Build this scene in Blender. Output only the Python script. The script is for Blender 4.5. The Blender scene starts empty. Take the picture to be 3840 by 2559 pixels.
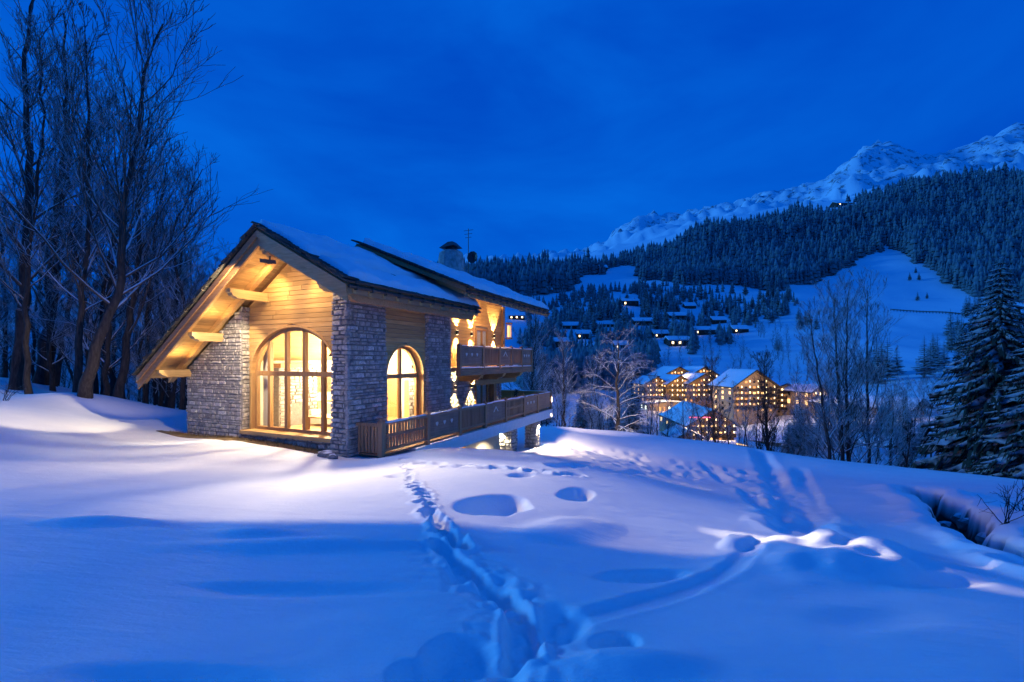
import bpy, math, random
import numpy as np
from mathutils import Vector, Matrix

scene = bpy.context.scene
col = scene.collection
R = math.radians
random.seed(7)
rng = np.random.default_rng(11)

# ------------------------------------------------------------------ camera, sky, sun, exposure
CZ = 2.9                    # camera height above the terrace floor (z = 0)
FPX, CX, HY = 1707.0, 1920.0, 1350.0
cam_d = bpy.data.cameras.new('camera')
cam = bpy.data.objects.new('camera', cam_d); col.objects.link(cam)
cam.location = (0, 0, CZ); cam.rotation_euler = (R(90), 0, 0)
cam_d.sensor_width = 36.0; cam_d.lens = 36.0 * FPX / 3840.0
cam_d.shift_y = (HY - 1279.5) / 3840.0
cam_d.clip_start = 0.05; cam_d.clip_end = 12000
scene.camera = cam
scene.view_settings.view_transform = 'Standard'
scene.view_settings.look = 'None'
scene.view_settings.exposure = 0.0
scene.view_settings.gamma = 1.0
scene.render.engine = 'CYCLES'
scene.cycles.use_denoising = True
scene.cycles.max_bounces = 6
scene.cycles.diffuse_bounces = 3
scene.cycles.glossy_bounces = 3
scene.cycles.transparent_max_bounces = 12
scene.cycles.sample_clamp_indirect = 4.0
scene.cycles.caustics_reflective = False
scene.cycles.caustics_refractive = False

SUN_EL, SUN_AZ = 13.0, 284.0          # last cold glow, low from the left
world = bpy.data.worlds.new('World'); scene.world = world
world.use_nodes = True
wn, wl = world.node_tree.nodes, world.node_tree.links
wn.clear()
w_out = wn.new('ShaderNodeOutputWorld'); w_bg = wn.new('ShaderNodeBackground')
w_sky = wn.new('ShaderNodeTexSky'); w_sky.sky_type = 'NISHITA'; w_sky.sun_disc = False
w_sky.sun_elevation = R(1.0); w_sky.sun_rotation = R(SUN_AZ); w_sky.ozone_density = 6.0
w_sky.altitude = 1700
w_bw = wn.new('ShaderNodeRGBToBW')
w_tc = wn.new('ShaderNodeTexCoord')
w_map = wn.new('ShaderNodeMapping'); w_map.inputs['Scale'].default_value = (1.0, 1.0, 2.6)
w_map.inputs['Rotation'].default_value = (0.25, 0.2, 0.0)
w_n = wn.new('ShaderNodeTexNoise'); w_n.inputs['Scale'].default_value = 1.7; w_n.inputs['Detail'].default_value = 5.0
w_n.inputs['Roughness'].default_value = 0.55; w_n.inputs['Distortion'].default_value = 0.5
w_cr = wn.new('ShaderNodeValToRGB')          # thin dusk cloud: deep blue to slightly paler blue
w_cr.color_ramp.elements[0].position = 0.33; w_cr.color_ramp.elements[0].color = (0.0002, 0.073, 0.56, 1)
w_cr.color_ramp.elements[1].position = 0.68; w_cr.color_ramp.elements[1].color = (0.0010, 0.132, 0.72, 1)
w_add = wn.new('ShaderNodeMixRGB'); w_add.blend_type = 'ADD'; w_add.inputs[0].default_value = 0.02
w_tint = wn.new('ShaderNodeMixRGB'); w_tint.blend_type = 'MULTIPLY'; w_tint.inputs[0].default_value = 1.0
w_tint.inputs[2].default_value = (0.0, 0.13, 0.8, 1)
wl.new(w_tc.outputs['Generated'], w_map.inputs[0]); wl.new(w_map.outputs[0], w_n.inputs['Vector'])
wl.new(w_n.outputs[0], w_cr.inputs[0])
wl.new(w_sky.outputs[0], w_bw.inputs[0]); wl.new(w_bw.outputs[0], w_tint.inputs[1])
wl.new(w_cr.outputs[0], w_add.inputs[1]); wl.new(w_tint.outputs[0], w_add.inputs[2])
wl.new(w_add.outputs[0], w_bg.inputs[0]); wl.new(w_bg.outputs[0], w_out.inputs[0])
w_bg.inputs[1].default_value = 1.0

sun_d = bpy.data.lights.new('sun', 'SUN'); sun_d.energy = 1.75; sun_d.angle = R(12)
sun_d.color = (0.07, 0.42, 1.0)
sun = bpy.data.objects.new('sun', sun_d); col.objects.link(sun)
sd = Vector((math.sin(R(SUN_AZ)) * math.cos(R(SUN_EL)), math.cos(R(SUN_AZ)) * math.cos(R(SUN_EL)), math.sin(R(SUN_EL))))
sun.rotation_euler = sd.to_track_quat('Z', 'Y').to_euler(); sun.location = (0, 0, 60)

# ------------------------------------------------------------------ materials
def mat_new(name):
    m = bpy.data.materials.new(name); m.use_nodes = True
    n, l = m.node_tree.nodes, m.node_tree.links
    return m, n, l, n['Principled BSDF']

def add_coord(n, l, scale=(1, 1, 1), kind='Object'):
    tc = n.new('ShaderNodeTexCoord'); mp = n.new('ShaderNodeMapping'); mp.inputs['Scale'].default_value = scale
    if kind == 'World':
        g = n.new('ShaderNodeNewGeometry'); l.new(g.outputs['Position'], mp.inputs[0])
    else:
        l.new(tc.outputs[kind], mp.inputs[0])
    return mp.outputs[0]

def noise_ramp(n, l, vec, scale, c0, c1, p0=0.3, p1=0.7, detail=4.0, rough=0.6):
    t = n.new('ShaderNodeTexNoise'); t.inputs['Scale'].default_value = scale
    t.inputs['Detail'].default_value = detail; t.inputs['Roughness'].default_value = rough
    l.new(vec, t.inputs['Vector'])
    r = n.new('ShaderNodeValToRGB'); l.new(t.outputs[0], r.inputs[0])
    r.color_ramp.elements[0].position = p0; r.color_ramp.elements[0].color = (*c0, 1)
    r.color_ramp.elements[1].position = p1; r.color_ramp.elements[1].color = (*c1, 1)
    return r.outputs[0], t.outputs[0]

def add_bump(n, l, b, fac, strength=0.3, dist=0.02):
    bp = n.new('ShaderNodeBump'); bp.inputs['Strength'].default_value = strength
    bp.inputs['Distance'].default_value = dist
    l.new(fac, bp.inputs['Height']); l.new(bp.outputs[0], b.inputs['Normal'])

def simple(name, c0, c1, rough=0.7, scale=6.0, stretch=(1, 1, 1), bump=0.3, dist=0.02, kind='Object', vary=0.0, spec=0.3, metal=0.0):
    m, n, l, b = mat_new(name)
    v = add_coord(n, l, stretch, kind)
    c, f = noise_ramp(n, l, v, scale, c0, c1)
    if vary:
        oi = n.new('ShaderNodeObjectInfo')
        mr = n.new('ShaderNodeMapRange'); mr.inputs['To Min'].default_value = 1 - vary; mr.inputs['To Max'].default_value = 1 + vary
        l.new(oi.outputs['Random'], mr.inputs[0])
        hs = n.new('ShaderNodeHueSaturation'); l.new(mr.outputs[0], hs.inputs['Value']); l.new(c, hs.inputs['Color'])
        c = hs.outputs[0]
    l.new(c, b.inputs['Base Color']); b.inputs['Roughness'].default_value = rough
    b.inputs['Specular IOR Level'].default_value = spec; b.inputs['Metallic'].default_value = metal
    if bump: add_bump(n, l, b, f, bump, dist)
    return m

def emis(name, color, strength):
    m, n, l, b = mat_new(name)
    b.inputs['Base Color'].default_value = (*color, 1)
    b.inputs['Emission Color'].default_value = (*color, 1); b.inputs['Emission Strength'].default_value = strength
    return m

def snow_mat(name, earth=False):
    m, n, l, b = mat_new(name)
    v = add_coord(n, l, (1, 1, 1), 'World')
    c, f = noise_ramp(n, l, v, 0.9, (0.80, 0.82, 0.86), (0.88, 0.89, 0.91))
    t2 = n.new('ShaderNodeTexNoise'); t2.inputs['Scale'].default_value = 26.0; t2.inputs['Detail'].default_value = 6.0
    t2.inputs['Roughness'].default_value = 0.7
    l.new(v, t2.inputs['Vector'])
    b.inputs['Roughness'].default_value = 0.75; b.inputs['Specular IOR Level'].default_value = 0.2
    if earth:
        at_ = n.new('ShaderNodeAttribute'); at_.attribute_name = 'earth'
        ce, fe = noise_ramp(n, l, v, 5.0, (0.012, 0.011, 0.010), (0.05, 0.042, 0.032))
        mx = n.new('ShaderNodeMixRGB'); l.new(at_.outputs['Fac'], mx.inputs[0]); l.new(c, mx.inputs[1]); l.new(ce, mx.inputs[2])
        rk = n.new('ShaderNodeAttribute'); rk.attribute_name = 'rock'
        t3 = n.new('ShaderNodeTexNoise'); t3.inputs['Scale'].default_value = 0.022; t3.inputs['Detail'].default_value = 12.0
        t3.inputs['Roughness'].default_value = 0.72; l.new(v, t3.inputs['Vector'])
        ma = n.new('ShaderNodeMath'); ma.operation = 'MULTIPLY'; l.new(t3.outputs[0], ma.inputs[0]); l.new(rk.outputs['Fac'], ma.inputs[1])
        mr = n.new('ShaderNodeMapRange'); mr.inputs['From Min'].default_value = 0.51; mr.inputs['From Max'].default_value = 0.60
        l.new(ma.outputs[0], mr.inputs[0])
        mx2 = n.new('ShaderNodeMixRGB'); l.new(mr.outputs[0], mx2.inputs[0]); l.new(mx.outputs[0], mx2.inputs[1])
        mx2.inputs[2].default_value = (0.24, 0.24, 0.25, 1)
        c = mx2.outputs[0]
    l.new(c, b.inputs['Base Color'])
    t5 = n.new('ShaderNodeTexNoise'); t5.inputs['Scale'].default_value = 3.2; t5.inputs['Detail'].default_value = 8.0; t5.inputs['Roughness'].default_value = 0.62
    mp5 = n.new('ShaderNodeMapping'); mp5.inputs['Scale'].default_value = (0.6, 2.2, 1.0); l.new(v, mp5.inputs[0]); l.new(mp5.outputs[0], t5.inputs['Vector'])
    ad5 = n.new('ShaderNodeMath'); ad5.operation = 'MULTIPLY_ADD'; ad5.inputs[1].default_value = 3.0; l.new(t5.outputs[0], ad5.inputs[0]); l.new(t2.outputs[0], ad5.inputs[2])
    add_bump(n, l, b, ad5.outputs[0], 0.55, 0.014)
    return m

def snowy(name, c0, c1, snow_lo, snow_hi, scale=4.0, nscale=3.0, rough=0.85, kind='Object', amount=0.35):
    """bark / needles / roof tiles with snow lying on what faces up"""
    m, n, l, b = mat_new(name)
    v = add_coord(n, l, (1, 1, 1), kind)
    c, f = noise_ramp(n, l, v, scale, c0, c1)
    g = n.new('ShaderNodeNewGeometry'); sp = n.new('ShaderNodeSeparateXYZ'); l.new(g.outputs['Normal'], sp.inputs[0])
    t = n.new('ShaderNodeTexNoise'); t.inputs['Scale'].default_value = nscale; t.inputs['Detail'].default_value = 3.0
    l.new(v, t.inputs['Vector'])
    ma = n.new('ShaderNodeMath'); ma.operation = 'MULTIPLY_ADD'; ma.inputs[1].default_value = amount * 2; ma.inputs[2].default_value = -amount
    l.new(t.outputs[0], ma.inputs[0])
    ad = n.new('ShaderNodeMath'); ad.operation = 'ADD'; l.new(sp.outputs['Z'], ad.inputs[0]); l.new(ma.outputs[0], ad.inputs[1])
    mr = n.new('ShaderNodeMapRange'); mr.inputs['From Min'].default_value = snow_lo; mr.inputs['From Max'].default_value = snow_hi
    l.new(ad.outputs[0], mr.inputs[0])
    mx = n.new('ShaderNodeMixRGB'); l.new(mr.outputs[0], mx.inputs[0]); l.new(c, mx.inputs[1]); mx.inputs[2].default_value = (0.8, 0.82, 0.86, 1)
    l.new(mx.outputs[0], b.inputs['Base Color']); b.inputs['Roughness'].default_value = rough
    b.inputs['Specular IOR Level'].default_value = 0.15
    return m

def wood(name, c0, c1, axis, vary=0.18, rough=0.6):
    st = [7.0, 7.0, 7.0]; st[axis] = 0.5
    return simple(name, c0, c1, rough, 3.0, tuple(st), 0.25, 0.006, 'Object', vary)

def glass_mat():
    m, n, l, b = mat_new('window_glass')
    n.remove(b)
    tr = n.new('ShaderNodeBsdfTransparent'); tr.inputs[0].default_value = (0.95, 0.96, 0.95, 1)
    gl = n.new('ShaderNodeBsdfGlossy'); gl.inputs['Roughness'].default_value = 0.02
    fr = n.new('ShaderNodeLayerWeight'); fr.inputs[0].default_value = 0.5
    pw = n.new('ShaderNodeMath'); pw.operation = 'POWER'; pw.inputs[1].default_value = 4.0; l.new(fr.outputs['Facing'], pw.inputs[0])
    ma = n.new('ShaderNodeMath'); ma.operation = 'MULTIPLY_ADD'; ma.inputs[1].default_value = 0.9; ma.inputs[2].default_value = 0.035; l.new(pw.outputs[0], ma.inputs[0])
    mx = n.new('ShaderNodeMixShader'); l.new(ma.outputs[0], mx.inputs[0]); l.new(tr.outputs[0], mx.inputs[1]); l.new(gl.outputs[0], mx.inputs[2])
    l.new(mx.outputs[0], n['Material Output'].inputs[0])
    return m

M = dict(
    ground=snow_mat('snow_ground', True), snow=snow_mat('snow_lying'),
    plank_x=wood('larch_planks_across', (0.48, 0.27, 0.095), (0.66, 0.41, 0.165), 0),
    plank_y=wood('larch_planks_along', (0.48, 0.27, 0.095), (0.66, 0.41, 0.165), 1),
    plank_z=wood('larch_uprights', (0.42, 0.25, 0.10), (0.58, 0.36, 0.16), 2),
    beam_y=wood('larch_beams', (0.44, 0.27, 0.11), (0.60, 0.40, 0.18), 1),
    frame=wood('window_frame_wood', (0.36, 0.19, 0.07), (0.50, 0.28, 0.11), 2, 0.1, 0.5),
    dark_x=wood('weathered_boards_across', (0.32, 0.15, 0.06), (0.48, 0.25, 0.11), 0),
    rail=wood('railing_wood', (0.27, 0.155, 0.085), (0.42, 0.26, 0.14), 2, 0.14),
    rail_y=wood('railing_wood_along', (0.27, 0.155, 0.085), (0.42, 0.26, 0.14), 1, 0.14),
    panel=wood('railing_panel_wood', (0.23, 0.145, 0.10), (0.34, 0.22, 0.15), 1, 0.10),
    stone=simple('masonry_stone', (0.23, 0.21, 0.19), (0.56, 0.525, 0.48), 0.85, 5.0, (1, 1, 1), 0.6, 0.02, 'Object', 0.45),
    stones=simple('masonry_small_stones', (0.21, 0.195, 0.18), (0.54, 0.50, 0.46), 0.85, 4.5, (1, 1, 1), 0.6, 0.02, 'World'),
    mortar=simple('masonry_mortar', (0.17, 0.16, 0.15), (0.27, 0.255, 0.235), 0.95, 9.0),
    tile=snowy('roof_slates', (0.035, 0.032, 0.03), (0.09, 0.08, 0.07), 0.93, 1.05, 6.0, 3.0, amount=0.12),
    plaster=simple('white_plaster', (0.70, 0.69, 0.66), (0.80, 0.79, 0.76), 0.8, 5.0, bump=0.1),
    cream=simple('interior_plaster', (0.58, 0.53, 0.44), (0.68, 0.63, 0.53), 0.8, 2.0, bump=0.05),
    floor=wood('oak_floor', (0.40, 0.26, 0.13), (0.52, 0.35, 0.18), 1, 0.1, 0.4),
    curtain=simple('linen_curtain', (0.62, 0.58, 0.50), (0.72, 0.68, 0.60), 0.9, 6.0, (8, 8, 0.3), 0.2),
    metal=simple('dark_metal', (0.03, 0.03, 0.03), (0.06, 0.055, 0.05), 0.5, 8.0, spec=0.5),
    bark=simple('tree_bark', (0.022, 0.018, 0.016), (0.075, 0.062, 0.055), 0.95, 3.0, (5, 5, 1.0), 0.9, 0.05),
    twig=snowy('snowy_twigs', (0.045, 0.036, 0.032), (0.095, 0.076, 0.066), -0.10, 0.50, 3.0, 1.6, amount=0.32),
    twig_heavy=snowy('snow_laden_branches', (0.045, 0.035, 0.028), (0.09, 0.07, 0.055), 0.0, 0.45, 3.0, 1.3, amount=0.25),
    twig_bare=snowy('dark_twigs', (0.022, 0.018, 0.016), (0.05, 0.04, 0.034), 0.62, 1.0, 3.0, 1.6, amount=0.2),
    needles=snowy('spruce_needles', (0.010, 0.022, 0.018), (0.028, 0.046, 0.036), 0.58, 1.25, 5.0, 2.4, amount=0.45),
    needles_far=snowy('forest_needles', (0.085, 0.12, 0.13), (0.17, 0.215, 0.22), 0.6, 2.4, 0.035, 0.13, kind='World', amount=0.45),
    shrub=snowy('brown_scrub', (0.06, 0.035, 0.022), (0.12, 0.075, 0.05), 0.55, 1.0, 3.0, 1.0, amount=0.3),
    grass=simple('dry_grass', (0.16, 0.10, 0.035), (0.34, 0.23, 0.09), 0.9, 8.0),
    soil=simple('bare_soil', (0.11, 0.075, 0.035), (0.26, 0.18, 0.08), 0.95, 3.0, bump=0.8, dist=0.05, kind='World'),
    rock=snowy('boulder_rock', (0.10, 0.10, 0.10), (0.26, 0.255, 0.25), 0.72, 0.98, 4.0, 2.0, amount=0.2),
    water=simple('stream_water', (0.004, 0.006, 0.010), (0.010, 0.014, 0.02), 0.08, 4.0, bump=0.25, dist=0.03, spec=0.6),
    vwall=simple('village_timber', (0.13, 0.075, 0.04), (0.22, 0.13, 0.07), 0.8, 0.6, (1, 1, 6), 0.3, 0.1),
    vlight=simple('village_render', (0.30, 0.20, 0.11), (0.42, 0.29, 0.17), 0.8, 0.6, (1, 1, 2), 0.1, 0.1),
    vdark=simple('far_timber', (0.035, 0.025, 0.020), (0.07, 0.05, 0.035), 0.9, 0.6, (1, 1, 4), 0.2, 0.1),
    darkpane=simple('unlit_pane', (0.01, 0.012, 0.016), (0.02, 0.022, 0.028), 0.1, 3.0, bump=0, spec=0.6),
    redsign=simple('red_awning', (0.45, 0.03, 0.06), (0.6, 0.05, 0.10), 0.6, 3.0),
    glass=glass_mat(),
    lit=emis('lit_window', (1.0, 0.60, 0.22), 1.9), lit_hot=emis('lit_lamp', (1.0, 0.74, 0.38), 5.0),
    lit_soft=emis('lit_window_dim', (1.0, 0.50, 0.15), 0.55), lit_white=emis('lit_shop_window', (0.9, 1.0, 0.75), 3.0),
    lit_pink=emis('lit_pink_strip', (1.0, 0.16, 0.30), 2.5),
    bulb=emis('lamp_glow', (1.0, 0.78, 0.42), 14.0),
)

# ------------------------------------------------------------------ helpers
def tag(o, label=None, cat=None, group=None, kind=None):
    if label: o['label'] = label
    if cat: o['category'] = cat
    if group: o['group'] = group
    if kind: o['kind'] = kind
    return o

def empty(name, loc=(0, 0, 0), rz=0.0, label=None, cat=None, group=None):
    o = bpy.data.objects.new(name, None); o.empty_display_size = 0.3
    o.location = loc; o.rotation_euler = (0, 0, rz); col.objects.link(o)
    return tag(o, label, cat, group)

def link(name, me, parent=None, loc=None):
    o = bpy.data.objects.new(name, me); col.objects.link(o)
    if parent is not None: o.parent = parent
    if loc is not None: o.location = loc
    return o

def mesh_np(name, V, F, mat, smooth=False):
    """V (n,3); F list of arrays (m,k)"""
    me = bpy.data.meshes.new(name)
    V = np.asarray(V, dtype=np.float32)
    me.vertices.add(len(V)); me.vertices.foreach_set('co', V.ravel())
    F = [np.asarray(f, dtype=np.int32) for f in F if len(f)]
    li = np.concatenate([f.ravel() for f in F]); sizes = np.concatenate([np.full(len(f), f.shape[1], dtype=np.int32) for f in F])
    me.loops.add(len(li)); me.loops.foreach_set('vertex_index', li)
    me.polygons.add(len(sizes))
    me.polygons.foreach_set('loop_start', np.concatenate([[0], np.cumsum(sizes)[:-1]]).astype(np.int32))
    if smooth: me.polygons.foreach_set('use_smooth', np.ones(len(sizes), dtype=bool))
    me.update(calc_edges=True); me.validate()
    me.materials.append(mat)
    return me

class MB:
    def __init__(s): s.v = []; s.f = []
    def add(s, vs, fs):
        b = len(s.v); s.v += [tuple(v) for v in vs]; s.f += [tuple(i + b for i in f) for f in fs]; return s
    def box(s, x0, x1, y0, y1, z0, z1):
        return s.add([(x0,y0,z0),(x1,y0,z0),(x1,y1,z0),(x0,y1,z0),(x0,y0,z1),(x1,y0,z1),(x1,y1,z1),(x0,y1,z1)],
                     [(3,2,1,0),(4,5,6,7),(0,1,5,4),(1,2,6,5),(2,3,7,6),(3,0,4,7)])
    def prism(s, poly, f, t):
        """poly 2-D (counter-clockwise), f(a, b, depth) -> point, thickness t"""
        n = len(poly)
        vs = [f(a, b, 0.0) for a, b in poly] + [f(a, b, t) for a, b in poly]
        fs = [tuple(range(n)), tuple(range(2 * n - 1, n - 1, -1))]
        fs += [(i, i + n, (i + 1) % n + n, (i + 1) % n) for i in range(n)]
        return s.add(vs, fs)
    def bar(s, p, q, w, h, up=(0, 0, 1)):
        """square bar from p to q"""
        p, q, up = Vector(p), Vector(q), Vector(up)
        d = (q - p).normalized(); sd_ = d.cross(up).normalized(); u = sd_.cross(d)
        a, b = sd_ * w / 2, u * h / 2
        return s.add([p-a-b, p+a-b, p+a+b, p-a+b, q-a-b, q+a-b, q+a+b, q-a+b],
                     [(0,1,2,3),(7,6,5,4),(1,0,4,5),(2,1,5,6),(3,2,6,7),(0,3,7,4)])
    def tube(s, pts, rads, n=8, cap=True):
        b = len(s.v); k = len(pts)
        for i, p in enumerate(pts):
            a, c = Vector(pts[max(i-1, 0)]), Vector(pts[min(i+1, k-1)])
            t = (c - a).normalized(); r = Vector((1, 0, 0)) if abs(t.x) < 0.8 else Vector((0, 1, 0))
            u = t.cross(r).normalized(); w = t.cross(u)
            for j in range(n):
                g = 2 * math.pi * j / n
                s.v.append(tuple(Vector(p) + (u * math.cos(g) + w * math.sin(g)) * rads[i]))
        for i in range(k - 1):
            for j in range(n):
                s.f.append((b+i*n+j, b+i*n+(j+1) % n, b+(i+1)*n+(j+1) % n, b+(i+1)*n+j))
        if cap: s.f.append(tuple(b + j for j in range(n))[::-1]); s.f.append(tuple(b + (k-1)*n + j for j in range(n)))
        return s
    def mesh(s, name, mat, smooth=False):
        me = bpy.data.meshes.new(name); me.from_pydata(s.v, [], s.f)
        import bmesh
        bm = bmesh.new(); bm.from_mesh(me); bmesh.ops.recalc_face_normals(bm, faces=bm.faces); bm.to_mesh(me); bm.free()
        if smooth: me.polygons.foreach_set('use_smooth', [True] * len(me.polygons))
        me.materials.append(mat); return me
    def build(s, name, mat, parent=None, smooth=False):
        return link(name, s.mesh(name, mat, smooth), parent)

def box(name, x0, x1, y0, y1, z0, z1, mat, parent=None):
    return MB().box(x0, x1, y0, y1, z0, z1).build(name, mat, parent)

def clip(poly, a, b, c):
    """keep a*x + b*y <= c"""
    out = []
    for i, p in enumerate(poly):
        q = poly[(i + 1) % len(poly)]
        dp, dq = a*p[0]+b*p[1]-c, a*q[0]+b*q[1]-c
        if dp <= 0: out.append(p)
        if (dp < 0 < dq) or (dq < 0 < dp):
            t = dp / (dp - dq); out.append((p[0]+(q[0]-p[0])*t, p[1]+(q[1]-p[1])*t))
    return out

def at(px, py, Y):
    """where the line of sight through a place in the photograph stands at distance Y"""
    return ((px - CX) / FPX * Y, Y, CZ - (py - HY) / FPX * Y)

# smooth value noise for terrain, vectorised
_perm = np.random.default_rng(5).random((256, 256))
def vnoise(x, y, s):
    x = np.asarray(x) / s + 1000.0; y = np.asarray(y) / s + 1000.0
    xi, yi = np.floor(x).astype(int), np.floor(y).astype(int); fx, fy = x - xi, y - yi
    fx, fy = fx*fx*(3-2*fx), fy*fy*(3-2*fy)
    a, b = _perm[xi % 256, yi % 256], _perm[(xi+1) % 256, yi % 256]
    c, d = _perm[xi % 256, (yi+1) % 256], _perm[(xi+1) % 256, (yi+1) % 256]
    return (a*(1-fx)+b*fx)*(1-fy) + (c*(1-fx)+d*fx)*fy - 0.5
def sstep(a, b, x):
    t = np.clip((x - a) / (b - a), 0, 1); return t*t*(3-2*t)

# ------------------------------------------------------------------ the lie of the land
HC = (-5.08, 14.0); HA = -math.atan(785.0 / FPX)         # chalet corner and heading
hc, hs = math.cos(HA), math.sin(HA)
def HW(x, y, z=0.0):
    return (HC[0] + x*hc - y*hs, HC[1] + x*hs + y*hc, z)
def HL(X, Y):
    dx, dy = X - HC[0], Y - HC[1]; return (dx*hc + dy*hs, -dx*hs + dy*hc)

class RBF:
    def __init__(s, P, z, c):
        s.P = np.array(P, float); s.c = c; n = len(P)
        A = np.zeros((n+3, n+3)); A[:n, :n] = s.phi(s.P, s.P) + np.eye(n) * 1e-6
        A[:n, n] = 1; A[:n, n+1:] = s.P; A[n, :n] = 1; A[n+1:, :n] = s.P.T
        s.w = np.linalg.solve(A, np.concatenate([z, [0, 0, 0]]))
    def phi(s, a, b): return -np.sqrt(((a[:, None, :] - b[None]) ** 2).sum(-1) + s.c ** 2)
    def __call__(s, Q):
        out = np.empty(len(Q)); n = len(s.P)
        for i in range(0, len(Q), 20000):
            q = Q[i:i+20000]; out[i:i+20000] = s.phi(q, s.P) @ s.w[:n] + s.w[n] + q @ s.w[n+1:]
        return out

near_px = [(0,2559,2.1),(1000,2559,2.15),(1920,2559,2.2),(2900,2559,2.35),(3840,2559,2.6),
    (0,2250,3.0),(900,2250,3.15),(1920,2250,3.35),(2900,2250,3.9),(3840,2300,4.4),
    (0,1950,4.7),(800,1990,4.75),(1640,2030,4.8),(2440,2060,5.7),(2700,2060,6.2),(3150,2090,6.4),(3840,2110,7.6),
    (0,1850,6.6),(700,1850,7.0),(1400,1850,7.6),(2000,1850,8.4),(0,1700,10.6),(600,1740,11.2),(1000,1722,12.8),(1450,1722,13.0),
    (1560,1695,13.6),(1720,1692,13.4),(2000,1718,12.6),(2300,1800,11.0),(2560,1895,9.4),
    (2600,1800,20.5),(2850,1850,16.5),(3000,1910,14.0),(3300,1960,11.8),(3600,1990,11.2),(3700,1920,13.5),(3840,1960,11.5),
    (2100,1605,33),(2400,1625,37),(2700,1660,35),(3000,1718,29),(3300,1792,23),(3500,1824,19.5),(3840,1834,19),
    (2200,1690,25),(2320,1770,18.5),(3700,1770,33),(3400,1765,40),(3840,1750,38),
    (0,1490,18),(280,1478,19),(440,1555,18.6),(560,1600,18.0),(660,1625,17.2),(100,1560,14),(350,1620,14.5),
    (60,1440,22),(150,1430,24),(560,1530,24),(640,1555,28),(0,1420,30)]
npts = [(at(*p)[0], at(*p)[1]) for p in near_px]; nz = [at(*p)[2] for p in near_px]
for x, y, z in [(0,-.6,-.25),(-4,-.5,.12),(-8.3,-.6,.2),(-4,4,-.35),(-8.5,5,.1),(-8.5,12,-.6),(-3,11,-1.7),(.3,10.5,-1.95),(1,13.5,-2.1),
                (1.2,8,-1.25),(1.1,5.5,-.75),(1.1,3,-.32),(1.3,.6,-.06),(4,14,-2.15),(0,16,-2.3),(-6,18,-2.0),(5,22,-2.8)]:
    w_ = HW(x, y); npts.append((w_[0], w_[1])); nz.append(z if not (x == 0 and y == -.6) else -.02)
npts += [(0,0),(-4,0),(5,0),(0,-6),(-8,-6),(9,-6),(-14,3),(12,3),(-30,10),(-45,25),(-45,45),(-25,48),(-5,55),(12,60),(30,55),(50,45),(22,8),(30,20),(35,0)]
nz += [1.38,1.5,.75,1.6,1.9,.9,1.5,-.6,2.6,4.0,4.5,0.0,-7.5,-9.0,-9.5,-8.0,-1.6,-3.2,-1.2]
near_rbf = RBF(npts, np.array(nz), 2.2)

far_px = [(2100,0,60,-9),(2600,0,60,-10),(3200,0,60,-10.5),(3840,0,60,-9),(1500,0,60,-6),(700,0,60,1),(0,0,60,6),
    (2300,0,110,-15),(2700,0,110,-16),(3200,0,110,-14.5),(3840,0,110,-10),(1500,0,110,-8),(500,0,110,4),(-600,0,110,14),
    (2500,1540,200,None),(2800,1570,190,None),(3150,1545,170,None),(3400,1540,150,None),(3700,1480,160,None),(1900,1500,200,None),
    (2300,1450,260,None),(2700,1390,280,None),(3200,1400,260,None),(3550,1380,250,None),(3840,1380,240,None),
    (2300,1300,400,None),(2000,1330,400,None),(2700,1300,400,None),(3100,1260,420,None),(3550,1290,380,None),(1200,1330,420,None),(300,1330,420,None),
    (2150,1180,560,None),(2600,1180,560,None),(3000,1150,580,None),(3400,1190,520,None),(3800,1200,480,None),
    (1800,1120,620,None),(2300,1075,720,None),(2900,1090,680,None),(3000,1060,740,None),(3330,930,900,None),(3600,1120,620,None),(3840,1080,640,None),
    (1800,1030,1000,None),(2350,1000,950,None),(2700,960,950,None),(3000,950,950,None),(3650,880,900,None),(4100,820,900,None),
    (1780,990,1400,None),(2100,978,1450,None),(2400,930,1350,None),(2700,830,1300,None),(3000,790,1300,None),(3400,700,1300,None),(3840,650,1250,None),(4300,600,1250,None),
    (1200,1120,1400,None),(500,1150,1400,None),(-400,1150,1400,None),(4800,900,900,None),(4800,1200,400,None)]
crest = [(500,1150),(1300,1060),(1700,1003),(2000,973),(2200,952),(2330,872),(2420,832),(2600,802),(2800,742),(2950,713),(3050,692),(3150,625),(3195,580),(3240,548),(3300,552),(3360,575),(3450,606),(3530,590),(3640,560),(3740,515),(3840,474),(4300,380)]
fq, fz = [], []
def fco(X, Y): return np.stack([np.arctan2(X, Y) * 7.0, np.log(np.hypot(X, Y)) * 2.6], -1)
for px, py, Y, z in far_px:
    p = at(px, py, Y); fq.append((p[0], p[1])); fz.append(p[2] if z is None else z)
for px, py in crest:
    p = at(px, py, 3000); fq.append((p[0], p[1])); fz.append(p[2])
    fq.append((p[0]*1.3, p[1]*1.3)); fz.append(p[2] - 260)
ftop = [(500,1160),(1300,1090),(1780,992),(2100,980),(2400,932),(2700,832),(3000,792),(3400,702),(3840,652),(4300,602)]
for px, py in crest:
    ft = float(np.interp(px, [a for a, b in ftop], [b for a, b in ftop]))
    for Y, k in ((1650, .16), (2000, .40), (2500, .74)):
        p = at(px, ft - k*(ft-py), Y); fq.append((p[0], p[1])); fz.append(p[2])
fq = np.array(fq)
far_rbf = RBF(fco(fq[:, 0], fq[:, 1]), np.array(fz), 0.18)

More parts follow.
